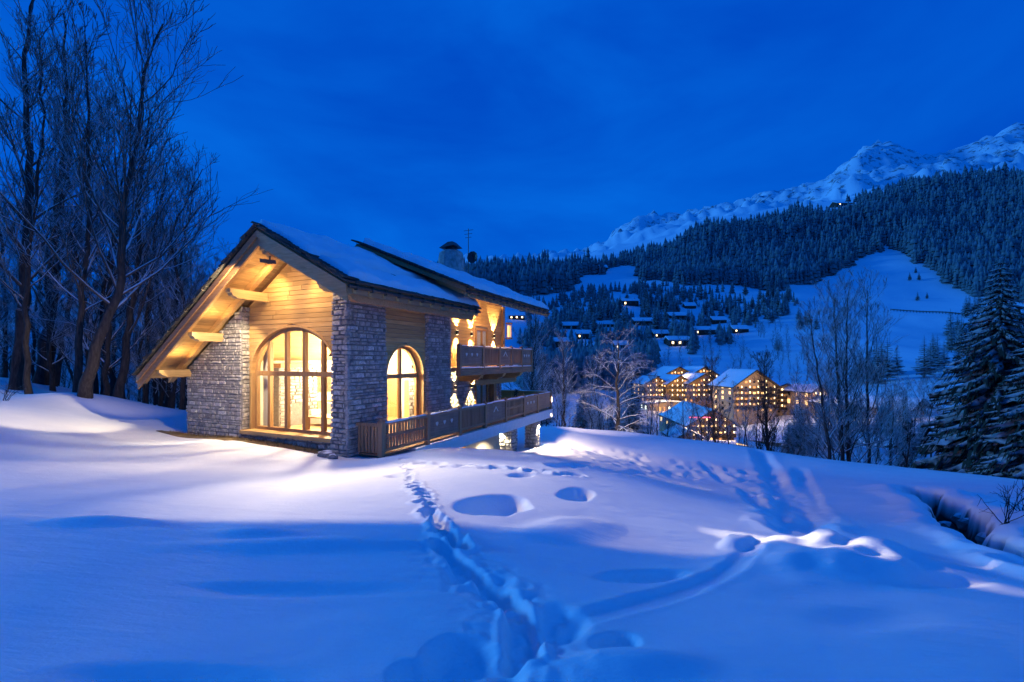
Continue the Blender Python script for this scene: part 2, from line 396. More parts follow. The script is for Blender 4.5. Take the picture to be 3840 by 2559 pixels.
def macro(X, Y):
    X, Y = np.asarray(X, float), np.asarray(Y, float); sh = X.shape
    X, Y = X.ravel(), Y.ravel(); r = np.hypot(X, Y)
    z = np.zeros(len(X)); k = sstep(38, 62, r)
    a = k < 1
    if a.any(): z[a] += (1-k[a]) * near_rbf(np.stack([X[a], Y[a]], -1))
    b = k > 0
    if b.any(): z[b] += k[b] * far_rbf(fco(X[b], Y[b]))
    return z.reshape(sh)

_ys = np.geomspace(1.6, 60, 900)
def hit(px, py):
    """where a line of sight first meets the smooth ground"""
    X = (px - CX) / FPX * _ys; Z = CZ - (py - HY) / FPX * _ys
    g = macro(X, _ys); i = np.argmax(g >= Z)
    if not (g >= Z).any(): i = len(_ys) - 1
    return np.array([X[i], _ys[i]])

# hollows, trenches and mounds in the snow, each at its own place
pits = []                      # cx, cy, axis vectors, depth, sharpness
def pit(px, py, wx, wy, d, sharp=0.45):
    c = hit(px, py); a = hit(px + wx, py) - c; b = hit(px, py + wy) - c
    pits.append((c, a, b, d, sharp))
for a in [(1850,1902,135,33,.30,.35),(2165,1868,65,22,.18,.4),(1560,2475,105,58,.11,.7),(1735,2405,140,80,.13,.6),(1905,2450,70,100,.10,.8),
          (2090,2300,120,70,.11,.75),(2310,2372,95,38,.09,.4),(1990,2530,110,36,.07,.8),
          (1490,1786,45,9,.10,.5),(1950,1800,50,9,.10,.5),(1880,1765,90,7,.09,.5),(700,2500,500,70,.07,1.),(1200,2180,500,26,.05,1.),
          (2420,2140,150,22,.12,.6),(1720,2130,60,36,.08,.7),(1850,2170,80,45,.10,.7),(3520,2180,200,26,.12,.7),(3300,2300,220,60,.05,1.)]:
    pit(*a)
for a in [(3110,2105,380,95,-.13,.9),(2930,2070,105,40,-.10,.75),(3090,2064,90,38,-.13,.75),(3290,2084,110,40,-.14,.75),(3170,2128,120,36,-.10,.75),(2990,2122,100,30,-.08,.75),(3340,2144,95,30,-.09,.75),(2770,2056,75,20,-.12,.5),(2150,1985,180,40,-.10,.9),(1250,2030,500,26,-.07,.9),(380,1950,240,20,-.06,.95),(980,1990,170,15,-.05,.95),(1460,2015,130,16,.05,.95),(720,1965,130,14,.05,.95),(2330,2450,300,60,-.08,.9)]:
    pit(*a)
trails = [([(1650,2035),(1760,2120),(1880,2190),(1950,2260),(1960,2400)], .10, .11),
          ([(2030,2330),(2180,2290),(2380,2240),(2560,2195),(2720,2140),(2830,2085)], .13, .035),
          ([(2850,1690),(2900,1790),(2960,1900),(3010,2010)], .55, .16), ([(2640,1740),(2800,1830),(2900,1930)], .35, .10),
          ([(3000,1760),(3030,1870),(3080,1960)], .40, .10), ([(2100,1750),(2400,1770),(2620,1830)], .35, .08)]
trail_w = [(np.array([hit(*p) for p in t]), w, d) for t, w, d in trails]
prints = []
fr_ = np.random.default_rng(3)
path_fp = [(1525,1722),(1530,1760),(1515,1790),(1560,1830),(1585,1880),(1620,1930),(1650,1975),(1690,2010),(1730,2045)]
for (a, b) in zip(path_fp[:-1], path_fp[1:]):
    for t in np.linspace(0, 1, 5)[:-1]:
        px, py = a[0]+(b[0]-a[0])*t + fr_.uniform(-18, 18), a[1]+(b[1]-a[1])*t
        prints.append((hit(px, py), fr_.uniform(.075, .14), fr_.uniform(.08, .16)))
for t in np.linspace(0, 1, 26):
    prints.append((hit(1560 + 600*t + fr_.uniform(-15, 15), 1735 + 60*t + fr_.uniform(-10, 10)), fr_.uniform(.12, .22), fr_.uniform(.05, .12)))
for _ in range(120):
    t = fr_.uniform(0, 1)
    prints.append((hit(2130 + 760*t + fr_.uniform(-60, 60), 1700 + 120*t + fr_.uniform(-35, 45)), fr_.uniform(.15, .4), fr_.uniform(.04, .14)))
stream = np.array([hit(*p) for p in [(3440,1852),(3540,1890),(3610,1945),(3640,2000),(3740,2055),(3840,2112),(3960,2180)]])

def seg_dist(P, poly):
    best = np.full(len(P), 1e9); side = np.zeros(len(P))
    for a, b in zip(poly[:-1], poly[1:]):
        ab = b - a; t = np.clip(((P - a) @ ab) / (ab @ ab), 0, 1)
        v = P - (a + t[:, None] * ab); d = np.hypot(v[:, 0], v[:, 1]); m = d < best
        best[m] = d[m]; side[m] = np.sign(ab[0]*v[m, 1] - ab[1]*v[m, 0])
    return best, side

def ground_z(X, Y, info=False):
    X, Y = np.asarray(X, float).ravel(), np.asarray(Y, float).ravel()
    z = macro(X, Y); r = np.hypot(X, Y); earth = np.zeros(len(X))
    nearm = 1 - sstep(30, 60, r)
    z += nearm * (vnoise(X, Y, 4.3)*.20 + vnoise(X+7, Y-3, 1.7)*.055 + vnoise(X*1.0, Y*2.2, .6)*.014)
    farm = sstep(60, 300, r)
    z += farm * (vnoise(X, Y, 120)*14 + vnoise(X+31, Y, 45)*5 + vnoise(X, Y+17, 17)*1.6)
    m3 = sstep(1500, 2600, r)
    z += m3 * (np.abs(vnoise(X, Y, 420))*-190 + np.abs(vnoise(X+99, Y, 170))*-120 + np.abs(vnoise(X, Y+55, 70))*-70 + vnoise(X, Y+5, 33)*34 + vnoise(X, Y+5, 17)*18 + 55)
    i = np.where(r < 45)[0]
    if len(i):
        P = np.stack([X[i], Y[i]], -1); dz = np.zeros(len(i))
        for c, a, b, d, sh in pits:
            Minv = np.linalg.inv(np.stack([a, b], 1)); q = (P - c) @ Minv.T
            e = np.hypot(q[:, 0], q[:, 1]); e = e + .22*vnoise(P[:, 0], P[:, 1], .35)*(e > .3)
            dz -= d * (1 - sstep(1 - sh, 1 + sh*.35, e))
        for poly, w, d in trail_w:
            dd, _ = seg_dist(P, poly); dd = dd + vnoise(P[:, 0], P[:, 1], .3)*w*.5
            dz -= d * (1 - sstep(w*.45, w*1.15, dd)); dz += d*.18 * np.exp(-((dd - w*1.35)/(w*.3))**2)
        for c, rad, d in prints:
            e = np.hypot(P[:, 0]-c[0], P[:, 1]-c[1]) / rad
            mk = e < 2
            dz[mk] -= d * (1 - sstep(.55, 1.15, e[mk])) - d*.25*np.exp(-((e[mk]-1.4)/.3)**2)
        near_t = np.full(len(P), 9.0)
        for poly, w, d in trail_w[:1]: near_t = np.minimum(near_t, seg_dist(P, poly)[0])
        crumb = np.exp(-(near_t/.32)**2)
        dz += crumb * (np.abs(vnoise(P[:, 0], P[:, 1], .13))*-.10 + vnoise(P[:, 0]+4, P[:, 1], .07)*.035)
        dz += .006*vnoise(P[:, 0], P[:, 1], .13)*(r[i] < 16)
        sdist, side = seg_dist(P, stream)
        wv = sdist + vnoise(P[:, 0], P[:, 1], .9)*.55 + vnoise(P[:, 0], P[:, 1], .28)*.22
        wv = wv*(1 + .9*(1-sstep(9.2, 11.2, P[:, 1])))
        cut = 1 - sstep(.18, .58, wv)
        dz -= 1.05 * cut
        dz += 4*cut*(1-cut)*(.30*vnoise(P[:, 0], P[:, 1], .34) + .16*vnoise(P[:, 0]+9, P[:, 1], .16))
        dz += .18 * np.exp(-((wv - 1.0)/.45)**2)
        earth[i] = 1 - sstep(.38, .48, wv + .22*vnoise(P[:, 0], P[:, 1], .22))
        z[i] += dz
    if info: return z, earth, m3
    return z
def gz(x, y): return float(ground_z([x], [y])[0])

th = np.radians(np.linspace(-112, 112, 760))
rr = np.concatenate([np.geomspace(.35, 2.0, 50)[:-1], np.geomspace(2.0, 26, 370)[:-1], np.geomspace(26, 4200, 250)])
TH, RR = np.meshgrid(th, rr); GX, GY = (RR*np.sin(TH)).ravel(), (RR*np.cos(TH)).ravel()
GZ, EARTH, ROCK = ground_z(GX, GY, True)
nT, nR = len(th), len(rr)
ii = (np.arange(nR-1)[:, None]*nT + np.arange(nT-1)[None]).ravel()
quads = np.stack([ii, ii+1, ii+nT+1, ii+nT], -1)[:, ::-1]
gme = mesh_np('ground', np.stack([GX, GY, GZ], -1), [quads], M['ground'], True)
for nm, arr in (('earth', EARTH), ('rock', ROCK)):
    a_ = gme.attributes.new(nm, 'FLOAT', 'POINT'); a_.data.foreach_set('value', arr.astype(np.float32))
ground = link('ground', gme); tag(ground, 'deep blue-lit snow covering field, valley and mountain', kind='structure')

# ------------------------------------------------------------------ the chalet
chalet = empty('chalet', (HC[0], HC[1], 0), HA, 'timber and stone chalet with glowing arched windows and snowy roof, nearest building', 'chalet')
RX = -2.4                                   # ridge line (local x)
def zr(x):                                  # lower roof, top of tiles
    return 7.0 - .528*(x - RX) if x > RX else 7.0 - .704*(RX - x)
ZR2, X2E = 7.44, 1.6
def zr2(x):
    return ZR2 - .435*(x - RX) if x > RX else ZR2 - .62*(RX - x)

# --- stones: a few mesh shapes shared by all
stone_shapes = []
for k in range(10):
    q = np.random.default_rng(100 + k)
    pts = []
    for x in (-.5, .5):
        for z in (-.5, .5): pts.append((x*q.uniform(.86, 1), -.5, z*q.uniform(.84, 1)))
    for x in (-.5, .5):
        for z in (-.5, .5): pts.append((x*q.uniform(.74, .95)*.94, .42+q.uniform(-.1, .14), z*q.uniform(.66, .92)*.9))
    pts.append((q.uniform(-.15, .15), .5+q.uniform(0, .14), q.uniform(-.15, .15)))
    fs = [(0,2,3,1),(0,1,5,4),(1,3,7,5),(3,2,6,7),(2,0,4,6),(4,5,8),(5,7,8),(7,6,8),(6,4,8)]
    stone_shapes.append((np.array(pts), fs))
stone_meshes = []
for P, fs in stone_shapes:
    mb = MB(); mb.add(P, fs); stone_meshes.append(mb.mesh('stone', M['stone']))
stone_jobs = []                              # (area, part, origin, u, n, w, h, d)
def stone_face(part, o, u, n, width, z0, z1, ok=None, course=(.06, .19), seed=0, batter=0.0):
    q = random.Random(seed); o, u, n = Vector(o), Vector(u), Vector(n); z = z0
    while z < z1:
        h = min(q.uniform(*course), z1 - z + .02); a = q.uniform(-.2, 0)
        while a < width:
            w = q.choice((q.uniform(.08, .2), q.uniform(.16, .42), q.uniform(.3, .62))) * (.8 if h > .14 else 1)
            a0, a1 = max(a, 0), min(a + w, width)
            if width - a1 < .07: a1 = width
            if a1 - a0 > .05:
                c = o + u*(a0+a1)/2 + Vector((0, 0, z + h/2)) - n*batter*(z - z0)
                if ok is None or ok(c):
                    stone_jobs.append(((a1-a0)*h, part, c, u, n, a1-a0-.008, h-.008, q.uniform(.05, .12)))
            a = a1 if a1 < width else width + 1
        z += h
def lay_stones(limit=300):
    stone_jobs.sort(key=lambda j: -j[0]); rest = {}
    for k, (_, part, c, u, n, w, h, d) in enumerate(stone_jobs):
        s = k % 10
        Mx = Matrix((u, n, Vector((0, 0, 1)))).transposed()
        if k < limit:
            o = link('stone', stone_meshes[s], part)
            o.matrix_local = Matrix.Translation(c) @ Mx.to_4x4() @ Matrix.Diagonal((w, d, h, 1))
        else:
            P, fs = stone_shapes[s]; mb = rest.setdefault(part.name, (part, MB()))[1]
            A = np.array(Mx); mb.add((P*np.array([w, d, h])) @ A.T + np.array(c), fs)
    for part, mb in rest.values(): tag(mb.build('small_stones', M['stones'], part), kind='stuff')

BASE = -1.0
# front corner pillar, battered a little
pil = MB()
pil.add([(-.62,.03,BASE),(.07,-.07,BASE),(.07,1.78,BASE),(-.62,1.78,BASE),(-.60,.03,5.35),(-.03,.03,5.05),(-.03,1.77,5.05),(-.60,1.77,5.35)],
        [(3,2,1,0),(4,5,6,7),(0,1,5,4),(1,2,6,5),(2,3,7,6),(3,0,4,7)])
front_pillar = pil.build('stone_pillar', M['mortar'], chalet)
under = lambda c, off=.50: c.z < zr(c.x) - off
stone_face(front_pillar, (-.62, -.05, -.55), (1, 0, 0), (0, -1, 0), .72, 0, 5.9, under, seed=1, batter=.012)
stone_face(front_pillar, (.08, -.08, -.55), (0, 1, 0), (1, 0, 0), 1.88, 0, 5.6, lambda c: c.z < 5.02, seed=2, batter=.016)
# left wing wall under the long roof slope
wing = MB().prism([(-8.1, BASE), (-4.95, BASE), (-4.95, zr(-4.95)-.45), (-8.1, zr(-8.1)-.45)], lambda a, b, t: (a, t+.04, b), .62).build('stone_wing_wall', M['mortar'], chalet)
stone_face(wing, (-8.1, .04, -.6), (1, 0, 0), (0, -1, 0), 3.15, 0, 6.2, under, seed=3)
stone_face(wing, (-4.95, .02, -.3), (0, 1, 0), (1, 0, 0), .40, 0, 5.2, under, seed=4)
stone_face(wing, (-8.1, .64, -.6), (0, -1, 0), (-1, 0, 0), .60, 0, 4, under, seed=14)
# pillar beside the small arched window
rear_pillar = box('stone_pillar', -.9, -.03, 4.24, 5.92, -2.5, 5.0, M['mortar'], chalet)
stone_face(rear_pillar, (-.01, 4.22, -1.4), (0, 1, 0), (1, 0, 0), 1.71, 0, 6.5, lambda c: c.z < 5.0, seed=5)
stone_face(rear_pillar, (-.9, 4.24, 0), (1, 0, 0), (0, -1, 0), .88, 0, 5, lambda c: c.z < 4.9, seed=6)
stone_face(rear_pillar, (-.03, 5.92, -2), (-1, 0, 0), (0, 1, 0), .8, 0, 6, lambda c: c.z < 4.9, seed=7)
# plinth under the big window and sill
plinth = box('plinth', -4.95, -.55, .10, .6, BASE, .30, M['mortar'], chalet)
stone_face(plinth, (-4.95, .09, -.3), (1, 0, 0), (0, -1, 0), 4.4, 0, .60, seed=8)
box('window_sill', -4.94, -.62, -.06, .44, .31, .43, M['plank_x'], chalet)

# --- gable wall of horizontal boards round the great arch
AX, AW, AH, AZ = -2.78, 2.10, 1.66, 2.42
def arch_z(x, aw, ah, az):
    d = abs(x - AX) / aw; return az + ah*math.sqrt(max(0, 1 - d*d)) if d < 1 else -9
gable = empty('gable_wall'); gable.parent = chalet
gy = .30
k = 0; z = AZ - .02
while z < 6.5:
    h = .158; zm = z + h/2
    def half(poly):
        for sgn in (1,):
            poly = clip(poly, .528, 1, 7.0 - .42 + .528*RX) if True else poly
            poly = clip(poly, -.704, 1, 7.0 - .42 - .704*RX)
        return poly
    dz_ = [(z+.006 - AZ)/AH, (z+h-.006 - AZ)/AH]
    def hw(t): return AW*math.sqrt(max(0, 1 - min(1, max(0, t))**2))
    w0, w1 = hw(dz_[0]), hw(dz_[1])
    if dz_[1] >= 1 and dz_[0] >= 1:
        cut = AX + random.uniform(-1.2, 1.2)
        rows = [[(-4.95, z+.006), (cut-.003, z+.006), (cut-.003, z+h-.006), (-4.95, z+h-.006)], [(cut+.003, z+.006), (-.58, z+.006), (-.58, z+h-.006), (cut+.003, z+h-.006)]]
    else:
        rows = [[(-4.95, z+.006), (AX-w0, z+.006), (AX-w1, z+h-.006), (-4.95, z+h-.006)], [(AX+w0, z+.006), (-.58, z+.006), (-.58, z+h-.006), (AX+w1, z+h-.006)]]
    for r_ in rows:
        p_ = half(r_)
        if len(p_) >= 3 and (max(a for a, b in p_) - min(a for a, b in p_)) > .05:
            MB().prism(p_, lambda a, b, t, j=random.uniform(0, .012): (a, gy + j + t, b), .06).build('plank', M['plank_x'], gable)
    z += h
# backing so that no light leaks between boards
bk = MB()
N = 24
for i in range(N):
    x0, x1 = -4.95 + 4.37*i/N, -4.95 + 4.37*(i+1)/N
    lo0, lo1 = max(AZ, arch_z(x0, AW, AH, AZ)), max(AZ, arch_z(x1, AW, AH, AZ))
    bk.prism([(x0, lo0), (x1, lo1), (x1, zr(x1)-.44), (x0, zr(x0)-.44)], lambda a, b, t: (a, gy + .075 + t, b), .05)
bk.build('wall_core', M['mortar'], gable)
# arch reveal lining and jambs
def arch_strip(mb, plane, aw, ah, aw2, ah2, az, ctr, d0, d1, n=28):
    for i in range(n):
        a0, a1 = math.pi*i/n, math.pi*(i+1)/n
        P = []
        for a, (w, h) in ((a0, (aw, ah)), (a1, (aw, ah)), (a1, (aw2, ah2)), (a0, (aw2, ah2))):
            P.append((ctr + w*math.cos(a), az + h*math.sin(a)))
        mb.add([plane(p[0], p[1], d0) for p in P] + [plane(p[0], p[1], d1) for p in P], [(0,1,2,3),(7,6,5,4),(0,4,5,1),(2,6,7,3),(1,5,6,2),(3,7,4,0)])
fx = lambda a, b, d: (a, d, b)
big = empty('arched_window'); big.parent = chalet
mb = MB(); arch_strip(mb, fx, AW, AH, AW-.07, AH-.07, AZ, AX, gy-.02, gy+.32); mb.build('arch_lining', M['plank_y'], big)
for sx in (-1, 1): box('jamb', AX+sx*(AW-.035)-.035, AX+sx*(AW-.035)+.035, gy-.02, gy+.32, .43, AZ, M['plank_z'], big)
for x0, x1 in ((-4.95, AX-AW+.002), (AX+AW-.002, -.56)): box('side_board', x0, x1, gy+.04, gy+.12, .43, AZ, M['plank_z'], big)
WY = gy + .20
iw, ih = AW-.07, AH-.07
mb = MB(); arch_strip(mb, fx, iw, ih, iw-.12, ih-.12, AZ, AX, WY-.06, WY+.06); mb.build('frame', M['frame'], big)
for sx in (-1, 1): box('frame', AX+sx*(iw-.06)-.06, AX+sx*(iw-.06)+.06, WY-.06, WY+.06, .43, AZ, M['frame'], big)
box('frame', AX-iw+.12, AX+iw-.12, WY-.06, WY+.06, .43, .53, M['frame'], big)
box('transom', AX-iw+.12, AX+iw-.12, WY-.075, WY+.07, AZ-.08, AZ+.08, M['frame'], big)
mx_ = [AX + (i-2)*.86 + .43 for i in range(4)]
for x in mx_:
    box('mullion', x-.065, x+.065, WY-.068, WY+.065, .53, AZ-.08, M['frame'], big)
    box('mullion', x-.065, x+.065, WY-.068, WY+.065, AZ+.08, arch_z(x, iw-.1, ih-.1, AZ), M['frame'], big)
edges = [AX-iw+.1] + mx_ + [AX+iw-.1]
for a, b in zip(edges[:-1], edges[1:]):
    MB().add([(a+.05, WY, .5), (b-.05, WY, .5), (b-.05, WY, AZ-.05), (a+.05, WY, AZ-.05)], [(0,1,2,3)]).build('pane', M['glass'], big)
    xs = np.linspace(a+.05, b-.05, 8)
    top = [(x, WY, max(AZ+.06, arch_z(x, iw-.06, ih-.06, AZ))) for x in xs]
    MB().add([(a+.05, WY, AZ+.05), (b-.05, WY, AZ+.05)] + top[::-1], [tuple(range(10))]).build('pane', M['glass'], big)

# --- side wall between the pillars with the small arched window
SY, SW, SH, SZ = 3.02, 1.12, 1.18, 2.30
side = empty('side_wall'); side.parent = chalet
wx = -.10
z = -.1
while z < 4.95:
    h = .158
    t0, t1 = (z+.006-SZ)/SH, (z+h-.006-SZ)/SH
    def hw(t): return 0 if t >= 1 else SW*math.sqrt(1 - max(0, t)**2)
    w0, w1 = hw(t0), hw(t1)
    rows = [[(1.80, z+.006), (4.24, z+.006), (4.24, z+h-.006), (1.80, z+h-.006)]] if w0 <= 0 else \
           [[(1.80, z+.006), (SY-w0, z+.006), (SY-w1, z+h-.006), (1.80, z+h-.006)], [(SY+w0, z+.006), (4.24, z+.006), (4.24, z+h-.006), (SY+w1, z+h-.006)]]
    for p_ in rows:
        MB().prism(p_, lambda a, b, t, j=random.uniform(0, .012): (wx - j - t, a, b), .06).build('plank', M['plank_y'], side)
    z += h
bk = MB()
for i in range(20):
    y0, y1 = 1.8 + 2.44*i/20, 1.8 + 2.44*(i+1)/20
    f_ = lambda y: SZ + SH*math.sqrt(1-((y-SY)/SW)**2) if abs(y-SY) < SW else -.1
    bk.prism([(y0, f_(y0)), (y1, f_(y1)), (y1, 5.0), (y0, 5.0)], lambda a, b, t: (wx-.075-t, a, b), .05)
bk.build('wall_core', M['mortar'], side)
small = empty('arched_window'); small.parent = chalet
fy = lambda a, b, d: (wx + .02 - d, a, b)
mb = MB(); arch_strip(mb, fy, SW, SH, SW-.06, SH-.06, SZ, SY, 0, .42); mb.build('arch_lining', M['plank_y'], small)
for sy in (-1, 1): box('jamb', wx-.40, wx+.02, SY+sy*(SW-.03)-.03, SY+sy*(SW-.03)+.03, -.1, SZ, M['plank_z'], small)
WX = wx - .30; iw2, ih2 = SW-.06, SH-.06
fy2 = lambda a, b, d: (WX + .05 - d, a, b)
mb = MB(); arch_strip(mb, fy2, iw2, ih2, iw2-.10, ih2-.10, SZ, SY, 0, .10); mb.build('frame', M['frame'], small)
for sy in (-1, 1): box('frame', WX-.05, WX+.05, SY+sy*(iw2-.05)-.05, SY+sy*(iw2-.05)+.05, .02, SZ, M['frame'], small)
box('frame', WX-.05, WX+.05, SY-iw2+.1, SY+iw2-.1, .02, .12, M['frame'], small)
box('transom', WX-.06, WX+.06, SY-iw2+.1, SY+iw2-.1, SZ-.08, SZ+.08, M['frame'], small)
box('mullion', WX-.055, WX+.055, SY-.055, SY+.055, .12, SZ-.08, M['frame'], small)
box('mullion', WX-.055, WX+.055, SY-.055, SY+.055, SZ+.08, SZ+ih2-.05, M['frame'], small)
for a, b in ((SY-iw2+.08, SY-.03), (SY+.03, SY+iw2-.08)):
    MB().add([(WX, a, .1), (WX, b, .1), (WX, b, SZ-.05), (WX, a, SZ-.05)], [(0,1,2,3)]).build('pane', M['glass'], small)
    ys = np.linspace(a, b, 8)
    MB().add([(WX, a, SZ+.05), (WX, b, SZ+.05)] + [(WX, y, SZ + max(.06, (ih2-.06)*math.sqrt(max(0, 1-((y-SY)/(iw2-.04))**2)))) for y in ys[::-1]], [tuple(range(10))]).build('pane', M['glass'], small)

# --- the lit room behind the windows
room = empty('living_room'); room.parent = chalet
box('room_floor', -7.9, -1.12, .58, 8.0, -.15, .0, M['floor'], room); box('room_floor', -1.12, -.46, .58, 5.85, -.15, .0, M['floor'], room)
rs = MB()
rs.box(-7.6, -7.5, .70, 8.0, 0, 4.0); rs.box(-7.5, -1.12, 8.0, 8.1, 0, 7.0)
rs.box(-.50, -.46, .68, 1.86, 0, 5.0); rs.box(-.50, -.46, 4.22, 5.85, 0, 5.0); rs.box(-1.16, -1.12, 5.89, 8.0, 0, 5.8); rs.box(-1.16, -.46, 5.85, 5.89, 0, 5.4)
rs.box(-7.6, -4.95, .68, .74, 0, 5.4); rs.box(-.62, -.46, .58, .74, 0, 5.0)
rs.build('room_walls', M['cream'], room)
ce = MB()
for x0, x1, ym in ((-7.6, RX, 8.0), (RX, -1.14, 8.0), (-1.14, -.44, 5.86)):
    for i in range(16):
        a, b = x0 + (x1-x0)*i/16, x0 + (x1-x0)*(i+1)/16
        ce.add([(a+.004, .45, zr(a)-.55), (b-.004, .45, zr(b)-.55), (b-.004, ym, zr(b)-.55), (a+.004, ym, zr(a)-.55)], [(3,2,1,0)])
ce.build('timber_ceiling', M['plank_y'], room)
for y in (2.4, 5.2): box('tie_beam', -7.5, -.52, y, y+.24, 4.05, 4.35, M['plank_x'], room)
fire = box('chimney_breast', -7.49, -6.70, 2.9, 4.9, 0.0, 2.55, M['mortar'], room)
fm = MB()
q = random.Random(9); z = 0.02
while z < 2.5:
    a = 2.9; h_ = q.uniform(.11, .2)
    while a < 4.9:
        w = q.uniform(.2, .5); b = min(a + w, 4.9); P, fs = stone_shapes[q.randrange(10)]
        if not (3.5 < (a+b)/2 < 4.3 and z < .8):
            fm.add(np.stack([-6.70 + P[:, 1]*.12, P[:, 0]*(b-a-.012)+(a+b)/2, P[:, 2]*(h_-.01)+z+h_/2], -1), fs)
        a = b
    z += h_
tag(fm.build('chimney_stones', M['stones'], room), kind='stuff')
box('mantel', -7.45, -6.45, 2.8, 5.0, 2.56, 2.74, M['plank_y'], room)
for y in (1.5, 5.6, 6.9):
    f_ = box('picture_frame', -7.49, -7.44, y, y+.9, 1.3, 2.1, M['frame'], room); box('picture', -7.44, -7.43, y+.06, y+.84, 1.36, 2.04, M['vwall'], f_)
cab = MB(); cab.box(-7.45, -6.95, 5.2, 7.6, 0, .9); cab.box(-3.6, -1.5, 7.4, 7.95, 0, 1.9); cab.build('cabinet', M['plank_y'], room)
MB().box(-5.3, -4.3, 7.94, 7.99, .0, 2.1).build('inner_door', M['frame'], room)
for x0 in (-4.86, -1.22):
    mb = MB(); n_c = 10
    for i in range(n_c):
        xa, xb = x0 + .46*i/n_c, x0 + .46*(i+1)/n_c
        mb.add([(xa, .80+.05*(i % 2), .02), (xb, .80+.05*((i+1) % 2), .02), (xb, .80+.05*((i+1) % 2), 3.3), (xa, .80+.05*(i % 2), 3.3)], [(0,1,2,3)])
    mb.build('curtain', M['curtain'], room)
# furniture in the room
so = empty('sofa', HW(-5.0, 4.3, 0), HA, 'pale sofa inside the room behind the great arched window', 'sofa')
for nm, a in (('seat', (-.9, .9, -.4, .4, .12, .45)), ('backrest', (-.9, .9, .28, .5, .45, .95)), ('armrest', (-1.08, -.9, -.4, .5, .1, .68)), ('armrest', (.9, 1.08, -.4, .5, .1, .68))): box(nm, *a, M['curtain'], so)
ta = empty('dining_table', HW(-3.0, 2.2, 0), HA, 'wooden table inside the room close to the great window', 'table')
box('table_top', -.8, .8, -.45, .45, .72, .77, M['plank_x'], ta)
for sx in (-.7, .7):
    for sy in (-.38, .38): box('leg', sx-.04, sx+.04, sy-.04, sy+.04, 0, .72, M['frame'], ta)
pe = empty('pendant_lamp', HW(-3.2, 2.6, 0), HA, 'glowing pendant lamp hanging in the room behind the great window', 'lamp')
MB().tube([(0,0,3.2), (0,0,6.0)], [.012, .012], 6).build('cord', M['metal'], pe)
MB().tube([(0,0,3.02), (0,0,3.16), (0,0,3.24)], [.24, .16, .04], 14).build('lamp_shade', M['metal'], pe)

# --- roofs
roof = empty('roof'); roof.parent = chalet
FY0 = -1.2
def slope(mb, x0, x1, ya0, ya1, yb0, yb1, fz, d0, d1):
    """sheet between x0 and x1 (y range ya at x0, yb at x1), from d0 to d1 below the roof line"""
    vs = []
    for d in (d0, d1):
        vs += [(x0, ya0, fz(x0)-d), (x1, yb0, fz(x1)-d), (x1, yb1, fz(x1)-d), (x0, ya1, fz(x0)-d)]
    return mb.add(vs, [(0,1,2,3),(7,6,5,4),(0,4,5,1),(1,5,6,2),(2,6,7,3),(3,7,4,0)])
XL, XR = -8.93, 1.2
YR1 = 6.24
mb = MB(); slope(mb, RX, XR, FY0+.03, YR1, FY0+.03, YR1, zr, .03, .20); slope(mb, XL, RX, FY0+.03, 13.0, FY0+.03, 13.0, zr, .03, .20)
mb.build('roof_deck', M['dark_x'], roof)
up = MB(); slope(up, RX, X2E, 2.97, 13.6, 4.5, 13.6, zr2, .02, .20); slope(up, -6.0, RX, 3.4, 13.6, 2.97, 13.6, zr2, .02, .20)
up.build('upper_roof_deck', M['dark_x'], roof)
# soffit boards along the ridge direction
x = XL + .06
while x < RX - .05:
    b = x + .135
    MB().add([(x, FY0+.06, zr(x)-.205), (b-.008, FY0+.06, zr(b-.008)-.205), (b-.008, .34, zr(b-.008)-.205), (x, .34, zr(x)-.205),
              (x, FY0+.06, zr(x)-.235), (b-.008, FY0+.06, zr(b-.008)-.235), (b-.008, .34, zr(b-.008)-.235), (x, .34, zr(x)-.235)],
             [(0,1,2,3),(7,6,5,4),(0,4,5,1),(1,5,6,2),(2,6,7,3),(3,7,4,0)]).build('soffit_board', M['plank_y'], roof); x = b
x = RX + .05
while x < XR - .05:
    b = min(x + .14, XR-.02)
    y1 = YR1-.06
    MB().add([(x, FY0+.06, zr(x)-.205), (b-.008, FY0+.06, zr(b-.008)-.205), (b-.008, y1, zr(b-.008)-.205), (x, y1, zr(x)-.205),
              (x, FY0+.06, zr(x)-.235), (b-.008, FY0+.06, zr(b-.008)-.235), (b-.008, y1, zr(b-.008)-.235), (x, y1, zr(x)-.235)],
             [(0,1,2,3),(7,6,5,4),(0,4,5,1),(1,5,6,2),(2,6,7,3),(3,7,4,0)]).build('soffit_board', M['plank_y'], roof); x = b
# rafters following the slope
for y in (FY0+.16, -.14):
    for x0, x1 in ((XL+.10, RX), (RX, XR-.10)):
        mb = MB(); slope(mb, x0, x1, y-.09, y+.09, y-.09, y+.09, zr, .237, .45); mb.build('rafter', M['plank_x'], roof)
# barge boards: two stepped boards each side
for d0, d1, y0, y1 in ((.14, .36, FY0-.05, FY0-.005), (.30, .60, FY0, FY0+.05)):
    for x0, x1 in ((XL, RX), (RX, XR)):
        mb = MB(); slope(mb, x0, x1, y0, y1, y0, y1, zr, d0, d1); mb.build('barge_board', M['dark_x'], roof)
# purlins with shaped ends
def purlin(x, top, y0=-1.06, y1=.36, w=.24, h=.30, mat='beam_y'):
    prof = [(y0, top), (y0, top-h*.40), (y0+.06, top-h*.48), (y0+.10, top-h*.74), (y0+.20, top-h*.84), (y0+.26, top-h), (y1, top-h), (y1, top)]
    MB().prism(prof, lambda a, b, t: (x - w/2 + t, a, b), w).build('purlin', M[mat], roof)
purlin(RX, 6.42); purlin(-4.05, zr(-4.05)-.62); purlin(-6.05, zr(-6.05)-.58); purlin(-7.95, zr(-7.95)-.56, h=.26); purlin(.02, zr(.02)-.52, y1=.0); 
purlin(.95, zr(.95)-.46, y0=-.95, y1=6.0, w=.18, h=.22, mat='dark_x')
